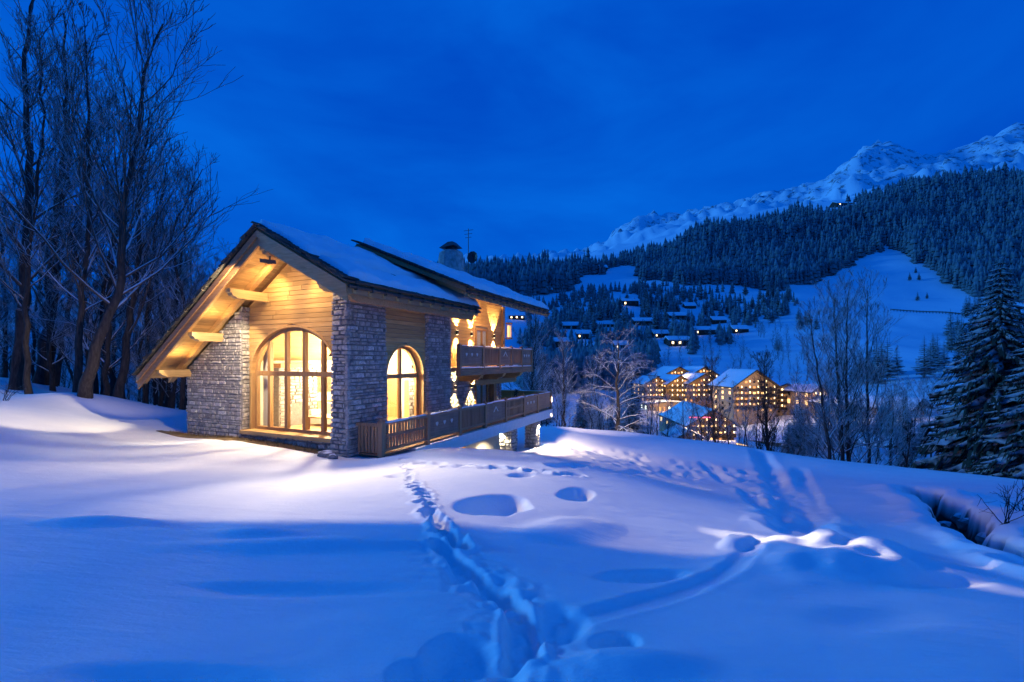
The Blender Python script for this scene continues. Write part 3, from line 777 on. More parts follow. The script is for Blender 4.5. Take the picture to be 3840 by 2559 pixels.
# eave fascia and rafter tails of the two right-hand slopes
def eave(xe, y0, y1, fz, step):
    box('fascia', xe-.10, xe-.05, y0, y1, fz(xe)-.36, fz(xe)-.20, M['rail_y'], roof)
    mb = MB().tube([(xe+.03, y0-.02, fz(xe)-.17), (xe+.03, y1+.02, fz(xe)-.19)], [.055, .055], 8)
    mb.build('gutter', M['metal'], roof)
    y = y0 + .25
    while y < y1 - .1:
        m2 = MB(); slope(m2, xe-1.5, xe-.02, y-.06, y+.06, y-.06, y+.06, fz, .237, .36); m2.build('rafter_tail', M['plank_x'], roof)
        MB().box(xe-.03, xe+.10, y-.025, y+.025, fz(xe)-.26, fz(xe)-.10).build('gutter_bracket', M['metal'], roof)
        y += step
eave(XR, FY0+.05, YR1, zr, .62); eave(X2E, 4.5, 13.6, zr2, .66)
x = RX + .1
while x < X2E - .1:
    b = x + .14
    ys_ = 5.95
    mb = MB(); slope(mb, x, b-.008, ys_, 13.5, ys_, 13.5, zr2, .205, .232); mb.build('soffit_board', M['plank_y'], roof); x = b
for x0, x1, ya, yb in ((RX, X2E, 2.97, 4.5),):
    mb = MB(); slope(mb, x0, x1, ya-.05, ya, yb-.05, yb, zr2, .02, .17); mb.build('barge_board', M['dark_x'], roof)
mb = MB(); slope(mb, RX, X2E, 13.6, 13.65, 13.6, 13.65, zr2, .0, .34); mb.build('barge_board', M['dark_x'], roof)
# slate edge courses: each slate its own piece
tile_shapes = []
for k in range(6):
    q = np.random.default_rng(40+k); P = []
    for zz in (-.5, .5):
        for (a, b) in ((-.5,-.5),(.5,-.5),(.5,.5),(-.5,.5)):
            P.append((a*q.uniform(.85, 1.1), b*q.uniform(.85, 1.1), zz + q.uniform(-.12, .12)))
    m_ = MB(); m_.add(P, [(3,2,1,0),(4,5,6,7),(0,1,5,4),(1,2,6,5),(2,3,7,6),(3,0,4,7)]); tile_shapes.append(m_.mesh('slate', M['tile']))
def slate(x, y, z, sx, sy, sz, rot):
    o = link('slate', random.choice(tile_shapes), roof); o.location = (x, y, z); o.scale = (sx, sy, sz); o.rotation_euler = (random.uniform(-.03, .03), rot, random.uniform(-.06, .06))
for x0, x1, sg in ((XL+.05, RX-.05, -1), (RX+.05, XR-.05, 1)):
    ang = math.atan(.704) * -1 if sg < 0 else math.atan(.528)
    x = x0
    while x < x1:
        slate(x, FY0+.16+random.uniform(-.03, .03), zr(x)+.045, .40, .55, .060, ang*.80)
        slate(x+.07, FY0+.14+random.uniform(-.03, .03), zr(x+.07)-.02, .36, .50, .05, ang*.9)
        x += .155
y = FY0 + .4
while y < YR1:
    slate(XR-.08+random.uniform(-.02, .02), y, zr(XR-.08)+.01, .5, .44, .06, math.atan(.528)); y += .42
y = 4.7
while y < 13.5:
    slate(X2E-.08+random.uniform(-.02, .02), y, zr2(X2E-.08)+.01, .5, .44, .06, math.atan(.435)); y += .42
t = 0.0
while t < 1:
    xx = RX + (X2E-RX)*t; yy = 2.97 + 1.53*t
    slate(xx, yy+.12, zr2(xx)+.05, .42, .5, .07, math.atan(.435)*.8); t += .045
y = FY0 + .9
while y < YR1-.2:                         # bare course where the snow has slid
    xx = -.12 + .03*math.sin(y*2.3)
    slate(xx, y, zr(xx)+.075, .34, .44, .09, math.atan(.528)*.7); y += .40
# lying snow
def snow_sheet(name, x0, x1, ya, yb, fz, th, nu, nv, seed, lump=.10, lift=.0):
    """ya, yb: (y at x0, y at x1) of the two ends"""
    U, W = np.meshgrid(np.linspace(0, 1, nu), np.linspace(0, 1, nv))
    Xs = x0 + (x1-x0)*U
    Y0 = ya[0]+(ya[1]-ya[0])*U; Y1 = yb[0]+(yb[1]-yb[0])*U
    Ys = Y0 + (Y1-Y0)*W
    Ls, Lw = abs(x1-x0), abs(yb[0]-ya[0])
    ed = np.minimum(np.minimum(U, 1-U)*Ls, np.minimum(W, 1-W)*Lw)
    nz_ = vnoise(Xs*1.0+seed*13, Ys+seed*7, .55)*lump + vnoise(Xs+seed, Ys, .22)*lump*.6 + vnoise(Xs+3*seed, Ys, 1.6)*lump
    prof = np.sqrt(np.clip(1-(1-np.clip(ed/.16, 0, 1))**2, 0, 1))
    jx = vnoise(Ys+seed*3, Xs*0+seed, .4)*.14*(np.minimum(U, 1-U)*Ls < .05); jy = vnoise(Xs+seed*5, Ys*0, .4)*.14*(np.minimum(W, 1-W)*Lw < .05)
    base = np.vectorize(fz)(Xs) + lift
    Z = base + (th + nz_)*prof
    V = np.stack([Xs+jx, Ys+jy, np.maximum(Z, base-.01)], -1).reshape(-1, 3)
    i0 = (np.arange(nv-1)[:, None]*nu + np.arange(nu-1)[None]).ravel()
    F = np.stack([i0, i0+1, i0+nu+1, i0+nu], -1)
    nb = len(V); V2 = V.copy(); V2[:, 2] = (base-.012).reshape(-1)     # underside
    Fa = np.concatenate([F, F[:, ::-1]+nb])
    ring = np.concatenate([np.arange(nu), np.arange(1, nv)*nu+nu-1, (nv-1)*nu+np.arange(nu-2, -1, -1), np.arange(nv-2, 0, -1)*nu])
    rn = np.roll(ring, -1); Fa = np.concatenate([Fa, np.stack([rn, ring, ring+nb, rn+nb], -1)])
    return link(name, mesh_np(name, np.concatenate([V, V2]), [Fa], M['snow'], True), roof)
snow_sheet('snow_cover', XL+.02, RX+.05, (FY0+.03, FY0+.03), (12.9, 12.9), zr, .23, 70, 140, 1, .16, .06)
snow_sheet('snow_cover', RX-.05, -.22, (FY0+.02, FY0+.03), (YR1-.05, YR1-.05), zr, .22, 44, 100, 2, .15, .06)
snow_sheet('snow_cover', .02, XR+.0, (FY0+.04, FY0+.06), (YR1-.02, YR1-.02), zr, .20, 24, 90, 3, .14, .05)
snow_sheet('snow_cover', RX-.02, .2, (3.2, 4.1), (13.5, 13.5), zr2, .20, 34, 100, 4, .15, .04)
snow_sheet('snow_cover', .30, X2E, (4.15, 4.65), (13.55, 13.55), zr2, .20, 20, 100, 5, .15, .04)
snow_sheet('snow_cover', -5.9, RX, (3.5, 3.1), (13.5, 13.5), zr2, .13, 30, 60, 6, .10, .04)

# chimney and aerial
chim = empty('chimney'); chim.parent = chalet
cx_, cy_ = -3.0, 10.7
mb = MB(); mb.tube([(cx_, cy_, 6.3), (cx_, cy_, 7.3), (cx_, cy_, 8.4), (cx_, cy_, 8.75), (cx_, cy_, 8.85)], [.78, .76, .70, .64, .50], 14); mb.build('stack', M['stones'], chim, False)
box('flue', cx_-.22, cx_+.22, cy_-.22, cy_+.22, 8.8, 9.05, M['metal'], chim)
MB().add([(cx_-.5,cy_-.45,9.0),(cx_+.45,cy_-.45,9.06),(cx_+.45,cy_+.45,9.06),(cx_-.5,cy_+.45,9.0),(cx_-.1,cy_-.2,9.34),(cx_+.2,cy_-.2,9.34),(cx_+.2,cy_+.2,9.34),(cx_-.1,cy_+.2,9.34)],
         [(3,2,1,0),(4,5,6,7),(0,1,5,4),(1,2,6,5),(2,3,7,6),(3,0,4,7)]).build('cowl', M['metal'], chim)
aer = empty('aerial'); aer.parent = chalet
mb = MB().tube([(-2.5, 11.7, 7.2), (-2.5, 11.7, 10.3)], [.03, .02], 6); mb.build('mast', M['metal'], aer)
mb = MB()
for k, zz in enumerate((10.2, 10.0, 9.8)): mb.bar((-2.8+.05*k, 11.7, zz), (-2.2-.05*k, 11.7, zz), .02, .02)
mb.build('antenna_rod', M['metal'], aer)
mb = MB()
for i in range(10):
    a0, a1 = 2*math.pi*i/10, 2*math.pi*(i+1)/10
    mb.add([(-2.1, 11.6, 8.6), (-2.1+.34*math.cos(a0), 11.45, 8.6+.34*math.sin(a0)), (-2.1+.34*math.cos(a1), 11.45, 8.6+.34*math.sin(a1))], [(0,1,2)])
mb.bar((-2.5, 11.7, 8.6), (-2.1, 11.6, 8.6), .03, .03); mb.build('dish', M['metal'], aer)

# --- rear wing: stone ground floor, timber upper floor, balcony
rear = empty('rear_wall'); rear.parent = chalet
BX = -.80
box('wall_core', BX-.25, BX-.07, 5.9, 12.5, -3.0, 5.9, M['mortar'], rear)
stone_face(rear, (BX-.06, 5.93, 0.0), (0, 1, 0), (1, 0, 0), 6.6, 0, 2.3, lambda c: not (9.5 < c.y < 11.0), (.12, .22), seed=11)
z = 2.56
while z < 6.4:
    p_ = [(5.93, z+.006), (12.55, z+.006), (12.55, z+.152), (5.93, z+.152)]
    if z < 4.55: parts = [[(5.93, z+.006), (9.50, z+.006), (9.50, z+.152), (5.93, z+.152)], [(10.85, z+.006), (12.55, z+.006), (12.55, z+.152), (10.85, z+.152)]]
    else: parts = [p_]
    if z < zr2(BX)-.3:
        for r_ in parts: MB().prism(r_, lambda a, b, t, j=random.uniform(0, .012): (BX - j - t, a, b), .06).build('plank', M['plank_y'], rear)
    z += .158
box('gable_end', -7.0, BX-.26, 12.3, 12.5, -3.0, 5.2, M['dark_x'], rear)
box('corner_post', BX-.12, BX+.10, 12.50, 12.72, 2.5, 5.9, M['plank_z'], rear)
for z0, z1, nm in ((2.58, 4.52, 'balcony_door'), (.02, 2.2, 'terrace_door')):
    dr = empty(nm); dr.parent = chalet
    mb = MB(); mb.box(BX-.10, BX+.02, 9.50, 9.62, z0, z1); mb.box(BX-.10, BX+.02, 10.73, 10.85, z0, z1); mb.box(BX-.10, BX+.02, 9.62, 10.73, z1-.12, z1)
    mb.build('frame', M['frame'], dr)
    box('mullion', BX-.09, BX+.01, 10.13, 10.22, z0, z1-.12, M['frame'], dr)
    for a, b in ((9.62, 10.13), (10.22, 10.73)):
        MB().add([(BX-.04, a, z0), (BX-.04, b, z0), (BX-.04, b, z1-.12), (BX-.04, a, z1-.12)], [(0,1,2,3)]).build('pane', M['glass'], dr)
        mb = MB()
        for i in range(8):
            y0, y1 = a+(b-a)*i/8, a+(b-a)*(i+1)/8
            mb.add([(BX-.06-.02*(i % 2), y0, z0), (BX-.06-.02*((i+1) % 2), y1, z0), (BX-.06-.02*((i+1) % 2), y1, z1-.12), (BX-.06-.02*(i % 2), y0, z1-.12)], [(0,1,2,3)])
        mb.build('curtain', M['curtain'], dr)
# lantern on the corner
lan = empty('corner_lantern'); lan.parent = chalet
mb = MB()
for a in (-.10, .10):
    for b in (-.10, .10): mb.box(BX+.25+a-.015, BX+.25+a+.015, 12.95+b-.015, 12.95+b+.015, 4.15, 4.95)
mb.box(BX+.10, BX+.40, 12.80, 13.10, 4.95, 5.02); mb.box(BX+.10, BX+.40, 12.80, 13.10, 4.08, 4.15); mb.build('lantern_frame', M['plank_z'], lan)
box('lamp_glass', BX+.18, BX+.32, 12.88, 13.02, 4.2, 4.85, M['lit'], lan)

balc = empty('balcony'); balc.parent = chalet
BXR = .38
box('balcony_floor', BX, BXR+.05, 5.93, 14.1, 2.44, 2.55, M['rail_y'], balc)
box('balcony_floor', -4.0, BX, 12.56, 14.1, 2.44, 2.55, M['rail_y'], balc)
box('edge_beam', BXR-.12, BXR+.08, 5.93, 14.15, 2.22, 2.435, M['rail_y'], balc)
snow_sheet('snow_cover', BXR-.02, BXR+.10, (5.95, 5.95), (14.1, 14.1), lambda x: 2.552, .05, 8, 60, 21, .03).parent = balc
for y in (8.0, 10.4, 12.6):
    prof = [(BX, 2.21), (BX, 1.90), (.0, 1.90), (.12, 2.0), (.30, 2.04), (.42, 2.21)]
    MB().prism(prof, lambda a, b, t, y=y: (a, y - .14 + t, b), .28).build('bracket_beam', M['plank_x'], balc)
box('bearing_beam', BX, BX+.28, 9.0, 13.9, 1.62, 1.89, M['beam_y'], balc)
box('support_post', BX+.02, BX+.30, 10.95, 11.25, 0, 1.61, M['plank_z'], balc)

def heart(mb, y, z, s, x):
    P = [(0, -.5), (.45, .05), (.42, .35), (.2, .45), (0, .28), (-.2, .45), (-.42, .35), (-.45, .05)]
    mb.prism([(y + a*s, z + b*s) for a, b in P], lambda a, b, t: (x + t, a, b), .012)
def mountain(mb, y, z, s, x):
    mb.prism([(y-.5*s, z-.15*s), (y-.38*s, z-.15*s), (y, z+.22*s), (y+.38*s, z-.15*s), (y+.5*s, z-.15*s), (y, z+.36*s)], lambda a, b, t: (x+t, a, b), .012)
def railing(par, xr, ys, z0, kinds, H=.95):
    for i, y in enumerate(ys):
        p = MB(); p.box(xr-.08, xr+.08, y-.08, y+.08, z0-.35, z0+H+.06)
        p.add([(xr-.10, y-.10, z0+H+.06), (xr+.10, y-.10, z0+H+.06), (xr+.10, y+.10, z0+H+.06), (xr-.10, y+.10, z0+H+.06), (xr, y, z0+H+.17)], [(3,2,1,0),(0,1,4),(1,2,4),(2,3,4),(3,0,4)])
        p.build('post', M['rail'], par)
    for (a, b, kd) in zip(ys[:-1], ys[1:], kinds):
        a, b = a + .082, b - .082
        box('top_rail', xr-.07, xr+.07, a, b, z0+H-.06, z0+H+.02, M['rail_y'], par)
        box('bottom_rail', xr-.045, xr+.045, a, b, z0+.08, z0+.17, M['rail_y'], par)
        snow_sheet('rail_snow', xr-.068, xr+.068, (a, a), (b, b), lambda x: z0+H+.021, .05, 5, 24, int(a*10)+3, .04).parent = par
        if kd in ('hearts', 'emblem', 'plain'):
            n_ = max(3, int((b-a)/.30)); w = (b-a)/n_
            for j in range(n_): box('panel_board', xr-.022, xr+.022, a+j*w+.002, a+(j+1)*w-.002, z0+.172, z0+H-.062, M['panel'], par)
            mb = MB()
            if kd == 'hearts':
                for f in (.25, .5, .75): heart(mb, a+(b-a)*f, z0+.58, .17, xr+.023)
            elif kd == 'emblem': mountain(mb, (a+b)/2, z0+.60, .5, xr+.023)
            if mb.v: mb.build('carved_emblem', M['curtain'], par)
        else:
            n_ = int((b-a)/(.145 if kd == 'slots' else .105)); w = (b-a)/n_
            gap = .032 if kd == 'slots' else .024
            for j in range(n_):
                y0, y1 = a+j*w+gap, a+(j+1)*w-gap
                box('slat', xr-.018, xr+.018, y0, y1, z0+.172, z0+H-.062, M['rail'], par)
            if kd == 'slots': box('mid_rail', xr-.03, xr+.03, a, b, z0+.50, z0+.60, M['rail_y'], par)
railing(balc, BXR, [6.0, 8.05, 9.75, 11.2, 12.55, 14.0], 2.55, ['hearts', 'slats', 'emblem', 'slats', 'hearts'], .93)
railing_end = empty('balcony_end_rail'); railing_end.parent = chalet
box('top_rail', -3.5, BXR-.09, 14.0, 14.1, 3.40, 3.48, M['rail'], railing_end)
for j in range(26): box('slat', -3.5+j*.145, -3.5+j*.145+.11, 14.03, 14.06, 2.6, 3.40, M['rail'], railing_end)

# --- terrace on white slab
terr = empty('terrace'); terr.parent = chalet
TXR = 1.07
box('terrace_slab', -.9, TXR+.10, 1.9, 15.5, -.55, -.08, M['plaster'], terr)
box('terrace_slab', -6.0, -.9, 12.56, 15.5, -.55, -.08, M['plaster'], terr)
box('decking', -.8, TXR-.06, .40, 15.3, -.078, -.02, M['rail_y'], terr)
box('decking', -5.9, -.8, 12.6, 15.3, -.078, -.02, M['rail_y'], terr)
YS = [.32, 2.69, 4.84, 6.98, 9.06, 11.26, 13.2, 15.4]
railing(terr, TXR, YS, .0, ['slots', 'hearts', 'slats', 'emblem', 'slots', 'hearts', 'plain'])
end = empty('terrace_end_rail'); end.parent = chalet
for i in range(8): box('panel_board', -5.6+i*.82, -5.6+i*.82+.80, 15.38, 15.42, .15, .90, M['plank_x'], end)
box('top_rail', -5.7, TXR-.1, 15.33, 15.47, .90, .98, M['plank_x'], end)
es = snow_sheet('rail_snow', -5.6, TXR-.1, (15.34, 15.34), (15.46, 15.46), lambda x: .981, .06, 60, 5, 33, .03); es.parent = end
# steps of the terrace end that meet the snow beside the corner pillar
box('return_rail', .12, TXR-.09, .27, .37, .86, .95, M['rail'], terr)
for j in range(6): box('slat', .16+j*.135, .16+j*.135+.09, .30, .34, .05, .86, M['rail'], terr)
# columns and lower storey
for x, y, zb in ((.62, 10.4, -2.9), (.62, 13.6, -3.0), (-3.6, 14.6, -3.2)):
    cpart = box('stone_column', x-.30, x+.30, y-.30, y+.30, zb, -.552, M['mortar'], chalet)
    for o_, u_, n_ in (((x-.33, y-.31, zb), (1,0,0), (0,-1,0)), ((x+.31, y-.33, zb), (0,1,0), (1,0,0)), ((x-.31, y+.33, zb), (0,-1,0), (-1,0,0)), ((x+.33, y+.31, zb), (-1,0,0), (0,1,0))):
        stone_face(cpart, o_, u_, n_, .66, 0, -zb-.56, None, (.12, .22), seed=int(x*10+y))
low = empty('lower_storey'); low.parent = chalet
box('lower_wall', -.95, -.75, 5.0, 12.4, -3.4, -.56, M['cream'], low)
box('timber_door', -.74, -.66, 6.9, 8.1, -2.9, -.62, M['plank_z'], low)
for y in (6.82, 8.12): box('door_jamb', -.74, -.62, y, y+.08, -2.9, -.56, M['frame'], low)

lay_stones(300)
# stones at the foot of the pillar
qb = np.random.default_rng(8)
def boulder(name, p, s, seed, mat='rock', par=None):
    import bmesh
    bm = bmesh.new(); bmesh.ops.create_icosphere(bm, subdivisions=2, radius=1)
    for v in bm.verts:
        d = 1 + .30*float(vnoise(v.co.x*3+seed*11, v.co.y*3+v.co.z*4, 1.3)) + .2*float(vnoise(v.co.z*5+seed, v.co.x*5, 1.0)); v.co *= d
        v.co = Vector((v.co.x*s[0], v.co.y*s[1], v.co.z*s[2]))
    me = bpy.data.meshes.new(name); bm.to_mesh(me); bm.free(); me.materials.append(M[mat]); o = link(name, me, par); o.location = p; return o
for k, (x, y, s, lab) in enumerate([(-.35, -.45, (.26, .20, .17), 'larger grey boulder lying at the foot of the front stone pillar'), (-.05, -.52, (.17, .14, .10), 'small flat grey stone beside the boulder at the pillar foot')]):
    w_ = HW(x, y); tag(boulder('boulder', (w_[0], w_[1], gz(w_[0], w_[1])+.05), s, k+2), lab, 'rock')
# strip of bare soil and dry grass melted free along the front wall
sv, sf = [], []
nn, mm = 90, 12
for i in range(nn):
    for j in range(mm):
        lx = -8.7 + 8.0*i/(nn-1); hwid = .34 + .25*float(vnoise(lx, 2, .9)) + (.25 if lx < -4.8 else 0)
        ly = .14 - (hwid+.28)*j/(mm-1)
        w_ = HW(lx, ly); sv.append((w_[0], w_[1], j/(mm-1)))
sv = np.array(sv); g_ = ground_z(sv[:, 0], sv[:, 1]); t_ = sv[:, 2]
sv[:, 2] = g_ + .035*(1 - np.abs(t_*2-1)**3) + .03*vnoise(sv[:, 0], sv[:, 1], .12) - .012*(t_ > .97) - .03*((t_ > .97) | (t_ < .03))
i0 = (np.arange(nn-1)[:, None]*mm + np.arange(mm-1)[None]).ravel(); sf = np.stack([i0, i0+mm, i0+mm+1, i0+1], -1)[:, ::-1]
tag(link('bare_soil', mesh_np('bare_soil', sv, [sf], M['soil'], True)), 'strip of bare brown soil along the front wall', kind='structure')
gv, gf = [], []
for _ in range(1500):
    lx = random.uniform(-8.6, -.75); ly = random.uniform(-.42, .08); w_ = HW(lx, ly)
    gv.append((w_[0], w_[1]))
gzv = ground_z(np.array(gv)[:, 0], np.array(gv)[:, 1]); V = []; F = []
for (x, y), z in zip(gv, gzv):
    a = random.uniform(0, 6.28); h = random.uniform(.05, .14); w = .012; lean = (random.uniform(-.09, .09), random.uniform(-.09, .09)); b = len(V)
    V += [(x-w*math.cos(a), y-w*math.sin(a), z), (x+w*math.cos(a), y+w*math.sin(a), z), (x+lean[0], y+lean[1], z+h)]; F.append((b, b+1, b+2))
tag(link('dry_grass', mesh_np('dry_grass', np.array(V), [np.array(F)], M['grass'])), 'flattened dry grass along the foot of the chalet front', 'grass', kind='stuff')

# pot plant on the terrace
w_ = HW(.2, 12.3, -.02)
pp = empty('potted_shrub', w_, 0, 'dark potted shrub standing on the terrace by the far railing', 'plant')
MB().tube([(0,0,0), (0,0,.42)], [.16, .22], 10).build('pot', M['metal'], pp)
lv, lf = [], []
for _ in range(420):
    a, e, r_ = random.uniform(0, 6.28), random.uniform(0, 1), random.uniform(.05, .30)
    c = Vector((math.cos(a)*r_*(1.1-e*.7), math.sin(a)*r_*(1.1-e*.7), .45+e*.85)); b = len(lv); s_ = .06
    d1 = Vector((random.uniform(-1,1), random.uniform(-1,1), random.uniform(-1,1)))*s_; d2 = Vector((random.uniform(-1,1), random.uniform(-1,1), random.uniform(-1,1)))*s_
    lv += [c, c+d1, c+d2]; lf.append((b, b+1, b+2))
link('foliage', mesh_np('foliage', np.array([tuple(v) for v in lv]), [np.array(lf)], M['needles']), pp)

# --- the chalet's own lamps, with added fill lights among them
def light(name, kind, loc, power, color, aim=None, size=.1, angle=None, blend=.15):
    d = bpy.data.lights.new(name, kind); d.energy = power; d.color = color
    if kind == 'AREA': d.size = size
    else: d.shadow_soft_size = size
    if kind == 'SPOT': d.spot_size = R(angle); d.spot_blend = blend
    o = bpy.data.objects.new(name, d); col.objects.link(o); o.parent = chalet; o.location = loc
    if aim is not None: o.rotation_euler = (Vector(aim) - Vector(loc)).to_track_quat('-Z', 'Y').to_euler()
    return o
WARM, AMBER = (1.0, .70, .30), (1.0, .60, .22)
# wall lights: up and down
for fl, (zz, ys) in enumerate(((4.18, (7.66, 9.0, 11.46)), (1.62, (7.5, 9.0, 11.55)))):
    for y in ys:
        sc = empty('wall_light'); sc.parent = chalet
        box('lamp_body', BX+.01, BX+.11, y-.05, y+.05, zz-.09, zz+.09, M['metal'], sc)
        box('lamp_glow', BX+.03, BX+.09, y-.03, y+.03, zz+.091, zz+.096, M['bulb'], sc); box('lamp_glow', BX+.03, BX+.09, y-.03, y+.03, zz-.096, zz-.091, M['bulb'], sc)
        light('wall_lamp_up', 'SPOT', (BX+.16, y, zz+.10), 1100, WARM, (BX+.06, y, zz+1.0), .02, 74, .45)
        light('wall_lamp_down', 'SPOT', (BX+.16, y, zz-.10), 1100, WARM, (BX+.06, y, zz-1.0), .02, 74, .45)
# gable: lamps hidden on either side of the ridge purlin
light('gable_wash', 'SPOT', (RX-.42, -.50, 6.05), 260, WARM, (RX-1.5, -.02, 4.7), .04, 104, .8)
light('gable_wash', 'SPOT', (RX+.42, -.50, 6.02), 260, WARM, (RX+1.5, -.02, 4.7), .04, 104, .8)
light('gable_uplight', 'SPOT', (RX-.5, -.62, 5.6), 16, WARM, (RX-1.3, -.62, 7.0), .05, 150, .4)
light('gable_fill', 'AREA', (RX-.2, -.95, 5.35), 42, (1.0, .72, .40), (RX-.2, .3, 4.0), .7)  # soft area light added to even out the gable wall
light('soffit_light', 'SPOT', (-5.2, -.62, 4.25), 30, WARM, (-5.6, -.62, 6.0), .05, 165, .4)
light('soffit_light', 'SPOT', (-7.2, -.62, 2.9), 24, WARM, (-7.5, -.62, 5.0), .05, 165, .4)
light('wing_fill', 'SPOT', (RX-.9, -1.15, 4.6), 760, (1.0, .80, .50), (-6.4, .05, 1.6), .03, 76, .5)  # added spot that brightens the wing wall stones
FL = Vector((RX+.10, -.95, 5.93))                       # floodlight under the ridge; plate in front added to cut its beam across the snow
def loc3(px, py):
    p = hit(px, py); l_ = HL(p[0], p[1]); return Vector((l_[0], l_[1], gz(p[0], p[1])))
G1, G2 = loc3(60, 1938), loc3(2440, 2062)
nv_ = (G1-FL).cross(G2-FL).normalized()
if nv_.z < 0: nv_ = -nv_
ed_ = (G2-G1).normalized(); dm_ = ((G1+G2)/2-FL).normalized(); pc_ = FL + dm_*.13
fl_ = empty('floodlight'); fl_.parent = chalet
MB().add([pc_-ed_*.24, pc_+ed_*.24, pc_+ed_*.24+nv_*.12, pc_-ed_*.24+nv_*.12, pc_-ed_*.24+dm_*.006, pc_+ed_*.24+dm_*.006, pc_+ed_*.24+nv_*.12+dm_*.006, pc_-ed_*.24+nv_*.12+dm_*.006],
         [(0,1,2,3),(7,6,5,4),(0,4,5,1),(1,5,6,2),(2,6,7,3),(3,7,4,0)]).build('added_visor', M['metal'], fl_)
box('lamp_body', FL.x-.06, FL.x+.06, FL.y+.03, FL.y+.12, FL.z-.05, FL.z+.06, M['metal'], fl_); box('bracket', FL.x-.02, FL.x+.02, FL.y+.05, FL.y+.09, FL.z+.06, 6.13, M['metal'], fl_)
light('gable_flood', 'SPOT', FL, 560, (1.0, .76, .42), FL + Vector((5.1, -7.6, -4.4)), .0012, 96, .3)
light('gable_flood', 'SPOT', FL, 3800, (1.0, .80, .50), loc3(1850, 1890), .0012, 58, .8)  # extra beam added to brighten the right wedge of snow
light('gable_flood', 'SPOT', (RX, -1.34, 6.1), 3000, (1.0, .80, .46), (RX-11.5, -4.4, 1.1), .03, 46, .25)  # added spot without a fixture, lights the snow strip at left
light('wood_fill', 'SPOT', (-8.85, -1.0, 1.75), 380, (1.0, .78, .68), (-20, 2.5, 5.2), .05, 88, .8)  # added spot below the left eave that brightens the trees
light('mound_fill', 'SPOT', (1.05, -1.30, 4.5), 9500, (1.0, .84, .60), (*HL(4.3, 6.42), .22), .02, 7.2, .7)  # narrow spot added to light up the snow mounds
# the room
light('room_light', 'AREA', (-4.2, 3.9, 4.0), 300, AMBER, (-4.2, 3.9, 0), 2.2)
light('room_light', 'AREA', (-2.4, 6.5, 3.9), 320, AMBER, (-2.4, 6.5, 0), 1.6)
light('room_pendant', 'POINT', (-3.2, 2.6, 2.9), 1700, (1.0, .80, .50), None, .25)
light('room_pendant', 'POINT', (-1.5, 3.3, 2.6), 600, (1.0, .80, .50), None, .2)
light('room_pendant', 'POINT', (-5.6, 5.6, 2.4), 1200, (1.0, .84, .58), None, .25)
# under the terrace
for x, y, zz, p in ((1.0, 13.7, -.8, 900), (.35, 10.0, -.8, 600), (-.2, 7.4, -.8, 400)):
    light('terrace_downlight', 'SPOT', (x, y, zz), p, (1.0, .86, .58), (x, y, -4), .04, 130, .4)
light('terrace_edge_fill', 'SPOT', (1.22, 12.0, -.35), 900, (1.0, .76, .50), (8, 13, -3.0), .05, 120, .5)
light('terrace_edge_fill', 'SPOT', (1.22, 15.0, -.35), 900, (1.0, .76, .50), (9, 22, -3.4), .05, 120, .5)
light('terrace_edge_fill', 'SPOT', (1.25, 15.2, .5), 9000, (1.0, .74, .52), (*HL(8.5, 40), 1.0), .05, 64, .7)  # spot added to brighten the snow-laden tree, no lamp stands here
light('balcony_soffit_light', 'AREA', (.7, 9.5, 5.3), 60, AMBER, (BX, 9.5, 3.5), .6)

# ------------------------------------------------------------------ trees
class Tubes:
    def __init__(s): s.V = []; s.F = []; s.n = 0
    def add(s, pts, rads, k):
        pts = np.asarray(pts, float); m = len(pts)
        t = np.gradient(pts, axis=0); t /= np.linalg.norm(t, axis=1)[:, None] + 1e-9
        ref = np.array([0, 0, 1.0]) if abs(t[0, 2]) < .9 else np.array([1.0, 0, 0])
        u = np.cross(t, ref); u /= np.linalg.norm(u, axis=1)[:, None] + 1e-9; w = np.cross(t, u)
        a = np.arange(k) * 2*np.pi/k
        ring = pts[:, None] + np.asarray(rads)[:, None, None] * (np.cos(a)[None, :, None]*u[:, None] + np.sin(a)[None, :, None]*w[:, None])
        i = (np.arange(m-1)[:, None]*k + np.arange(k)[None]); j = (np.arange(m-1)[:, None]*k + (np.arange(k)[None]+1) % k)
        s.F.append(np.stack([i, j, j+k, i+k], -1).reshape(-1, 4) + s.n); s.V.append(ring.reshape(-1, 3)); s.n += m*k
    def mesh(s, name, mat):
        return mesh_np(name, np.concatenate(s.V), [np.concatenate(s.F)], mat, True)

